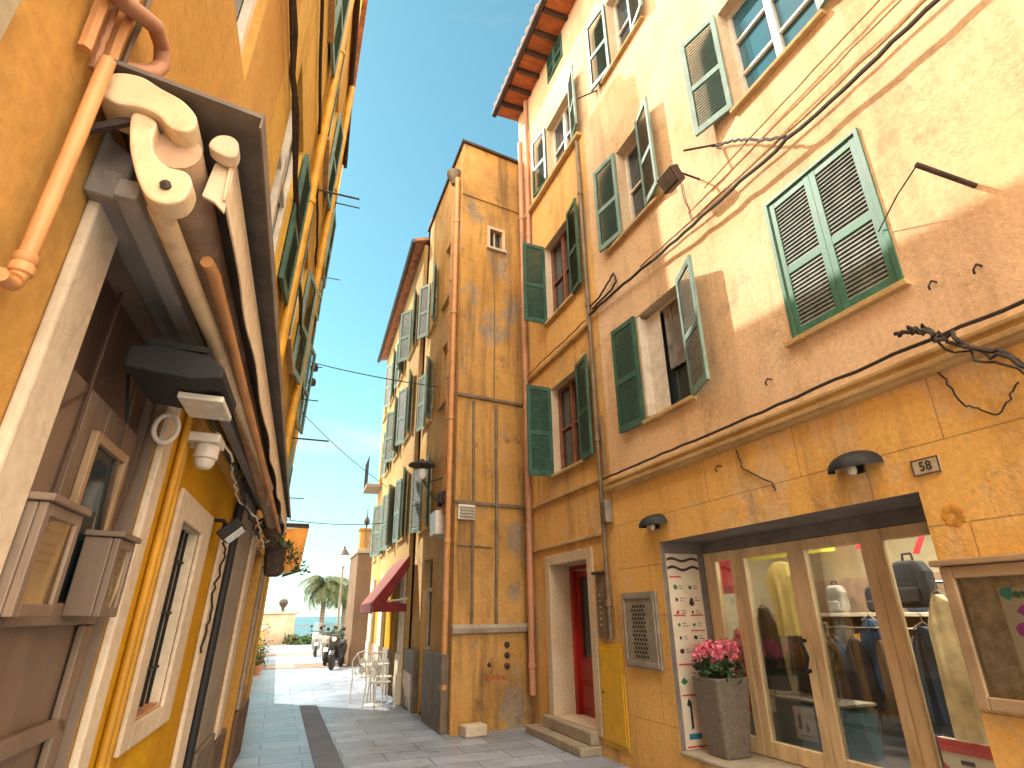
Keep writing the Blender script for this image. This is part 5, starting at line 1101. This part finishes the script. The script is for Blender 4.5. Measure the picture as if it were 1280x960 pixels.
# left-hand odds and ends beyond the canopy
sg_ = thing('hanging_sign', 'orange sign board hanging out over the lane past the canopy', 'sign', (.06, 7.4, 2.1))
FSG = Frame((-.28, 7.4, 0), (1, 0, 0), (0, -1, 0))
part('board', MB().prism(FSG, [(.20, 2.57), (.50, 2.58), (.455, 2.12), (.27, 2.06), (.2, 2.12)], -.02, .02), M['sign_o'], sg_, bevel=.005)
part('edge_strip', MB().box(FSG, .19, .505, -.024, .024, 2.583, 2.605).prism(FSG, [(.27, 2.02), (.45, 2.08), (.455, 2.115), (.27, 2.055)], -.022, .022), M['iron'], sg_)
part('bracket', MB().tube([FSG.p(-.1, 0, 2.62), FSG.p(.5, 0, 2.62)], .014, 8).tube([FSG.p(-.1, 0, 2.35), FSG.p(.2, 0, 2.6)], .01, 6), M['iron'], sg_)
lt = thing('wall_lantern', 'old iron lantern on the orange wall just past the canopy', 'lamp', (-.16, 6.6, 2.0))
part('frame', MB().lathe((-.1, 6.6, 1.98), [(.05, 0), (.09, .02), (.11, .26), (.13, .28), (.06, .38), (.02, .44), (0, .46)], n=6).tube([(-.4, 6.6, 2.2), (-.3, 6.6, 2.5), (-.1, 6.6, 2.5), (-.1, 6.6, 2.42)], .014, 6), M['iron'], lt)
part('glass', MB().lathe((-.1, 6.6, 2.0), [(.0, 0), (.085, .01), (.105, .23), (0, .24)], n=6), M['lamp_glass'], lt)
def trailing(label, c, L, n, seed, m='leaf'):
    rng = random.Random(seed); t = thing('hanging_plant', label, 'plant', V3(c) - V3((0, 0, L)), 'plants hanging past the canopy'); mb = MB(); st = MB(); c = V3(c)
    part('basket', MB().lathe(c - V3((0, 0, .12)), [(.05, 0), (.1, .06), (.12, .12), (.1, .12)], n=12), M['brown_c'], t, True)
    for k in range(9):
        a = rng.uniform(0, 6.3); p = c + V3((.08 * math.cos(a), .08 * math.sin(a), .02)); pts = [p.copy()]
        for q in range(6): p = p + V3((.035 * math.cos(a) + rng.uniform(-.02, .02), .035 * math.sin(a) + rng.uniform(-.02, .02), -L / 6 * rng.uniform(.5, 1.1) if q else .03)); pts.append(p.copy())
        st.tube(pts, .004, 5)
        for _ in range(n // 9):
            i = rng.randrange(6); leafquad(mb, pts[i].lerp(pts[i + 1], rng.random()) + V3((rng.uniform(-.04, .04), rng.uniform(-.04, .04), 0)), rng.uniform(.02, .04), rng)
    part('foliage', mb, M[m], t); part('stem', st, M['trunk'], t)
trailing('trailing plant in a basket hanging left of the orange sign', (-.1, 7.0, 2.32), .45, 260, 4, 'palm'); trailing('smaller trailing plant beside the old iron lantern', (-.14, 6.2, 2.42), .3, 180, 8, 'leaf')
for i, (x, y, r, h) in enumerate(((-.38, 20.5, .16, .42), (-.42, 24, .2, .6))):
    t = thing('plant_pot', ('smaller terracotta pot with leafy plant at the foot of the garden wall', 'farther, larger terracotta pot with leafy plant by the garden wall')[i], 'planter', (x, y, 0), 'terracotta pots by the garden wall')
    part('pot', MB().lathe((x, y, 0), [(r * .6, 0), (r * .9, h * .55), (r, h * .55), (r, h * .65), (r * .85, h * .65)], n=16), M['pipe_t'], t, True)
    lf = MB(); rng = random.Random(i)
    for _ in range(200): leafquad(lf, (x + rng.gauss(0, r * .7), y + rng.gauss(0, r * .7), h * .6 + abs(rng.gauss(0, h * .6))), rng.uniform(.03, .06), rng)
    part('foliage', lf, M['leaf'], t)
gw = thing('garden_wall', 'low sunlit ochre garden wall on the left beyond the tall house', 'wall', (-.8, 28, 0))
part('wall', MB().box(WORLD, -1.3, -.62, 14.6, 41.0, 0, 1.0), M['l_tall'], gw); part('coping', MB().box(WORLD, -1.35, -.57, 14.55, 41.05, 1.003, 1.08), M['stone'], gw, bevel=.01)
# wires over the lane
def span(label, a, b_, r=.009, sag=.1): single('cable', wire([a, b_], r, sag), M['cable'], label, 'cable', 'wires over the lane')
span('upper wire crossing the sky between the left and middle houses', (-.05, 13.8, 7.45), (2.49, 10.6, 5.9), .011, .05)
span('middle slanting wire crossing the sky above the cloud', (-.1, 14.2, 6.3), (2.2, 14.5, 4.6), .008, .1)
span('lowest wire crossing the sky above the orange sign', (-.25, 14.2, 3.68), (2.2, 14.4, 3.7), .009, .08)

# ================================================================== LIGHT, SKY, CAMERA
Ld = V3((1, -1.1, -1.5)).normalized()                                   # the way sunlight travels
sun = bpy.data.lights.new('sun', 'SUN'); sun.energy = 2.0; sun.angle = R(.5); sun.color = (1, .93, .80)
so = bpy.data.objects.new('sun', sun); COL.objects.link(so); so.rotation_euler = Ld.to_track_quat('-Z', 'Y').to_euler(); so.location = (-20, 26, 40)
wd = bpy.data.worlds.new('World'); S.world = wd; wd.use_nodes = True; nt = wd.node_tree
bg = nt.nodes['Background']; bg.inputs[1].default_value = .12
sky = N_(nt, 'ShaderNodeTexSky', sky_type='NISHITA'); sky.sun_disc = False
sky.sun_elevation = math.asin(-Ld.z); sky.sun_rotation = math.atan2(-Ld.x, -Ld.y)
sky.altitude = 0; sky.air_density = 1.0; sky.dust_density = .3; sky.ozone_density = 3.0
tc = N_(nt, 'ShaderNodeTexCoord'); gen = tc.outputs['Generated']
c1 = noise_tex(nt, 2.4, 7, gen, stretch=(1, 1, 7), rough=.6)
cl = math_(nt, 'MULTIPLY', ramp(nt, c1, .6, .85), .25)
tint = mixc(nt, 1.0, sky.outputs[0], (.45, .67, .49), 'MULTIPLY')
sz = N_(nt, 'ShaderNodeSeparateXYZ'); nt.links.new(gen, sz.inputs[0])
tint = mixc(nt, cl, tint, (1.5, 1.7, 1.7))
hz = math_(nt, 'POWER', ramp(nt, sz.outputs[2], .45, .0), 1.5)
tint = mixc(nt, math_(nt, 'MULTIPLY', hz, .6), tint, (2.1, 2.2, 2.2))
bd = N_(nt, 'ShaderNodeMapRange'); bd.interpolation_type = 'SMOOTHSTEP'; nt.links.new(math_(nt, 'ABSOLUTE', math_(nt, 'SUBTRACT', sz.outputs[2], .275), 0.0), bd.inputs[0])
bd.inputs[1].default_value = .035; bd.inputs[2].default_value = .0
c3 = noise_tex(nt, 5, 6, gen, stretch=(1, 1, 4), rough=.6)
tint = mixc(nt, math_(nt, 'MULTIPLY', math_(nt, 'MULTIPLY', bd.outputs[0], ramp(nt, c3, .38, .6)), .75), tint, (2.3, 2.35, 2.35))
# added warm cloud-like bank in the unseen half of the sky, lifting the shade
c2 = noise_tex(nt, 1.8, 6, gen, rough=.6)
fill_bank = math_(nt, 'MULTIPLY', ramp(nt, sz.outputs[1], .42, .08), ramp(nt, c2, .28, .5))
nt.links.new(mixc(nt, fill_bank, tint, (17.0, 15.0, 12.0)), bg.inputs[0])
cam = bpy.data.cameras.new('camera'); co = bpy.data.objects.new('camera', cam); COL.objects.link(co); S.camera = co
cam.sensor_fit = 'HORIZONTAL'; cam.sensor_width = 36; cam.lens = 712.56 * 36 / 1280; cam.clip_start = .03; cam.clip_end = 20000
yc = V3((-293, -291, -712.56)).normalized(); zc = V3((-25, 1770, -712.56)).normalized(); xc = yc.cross(zc)
rot = Matrix((xc, yc, zc))                                              # rows: world axes seen from the camera
co.matrix_world = Matrix.Translation((0, 0, 1.6)) @ rot.to_4x4()
vs = S.view_settings; vs.view_transform = 'Standard'; vs.look = 'None'; vs.exposure = 1.88; vs.gamma = 1
S.cycles.max_bounces = 8; S.cycles.diffuse_bounces = 5; S.cycles.transparent_max_bounces = 8
S.cycles.use_denoising = True
S.render.film_transparent = False
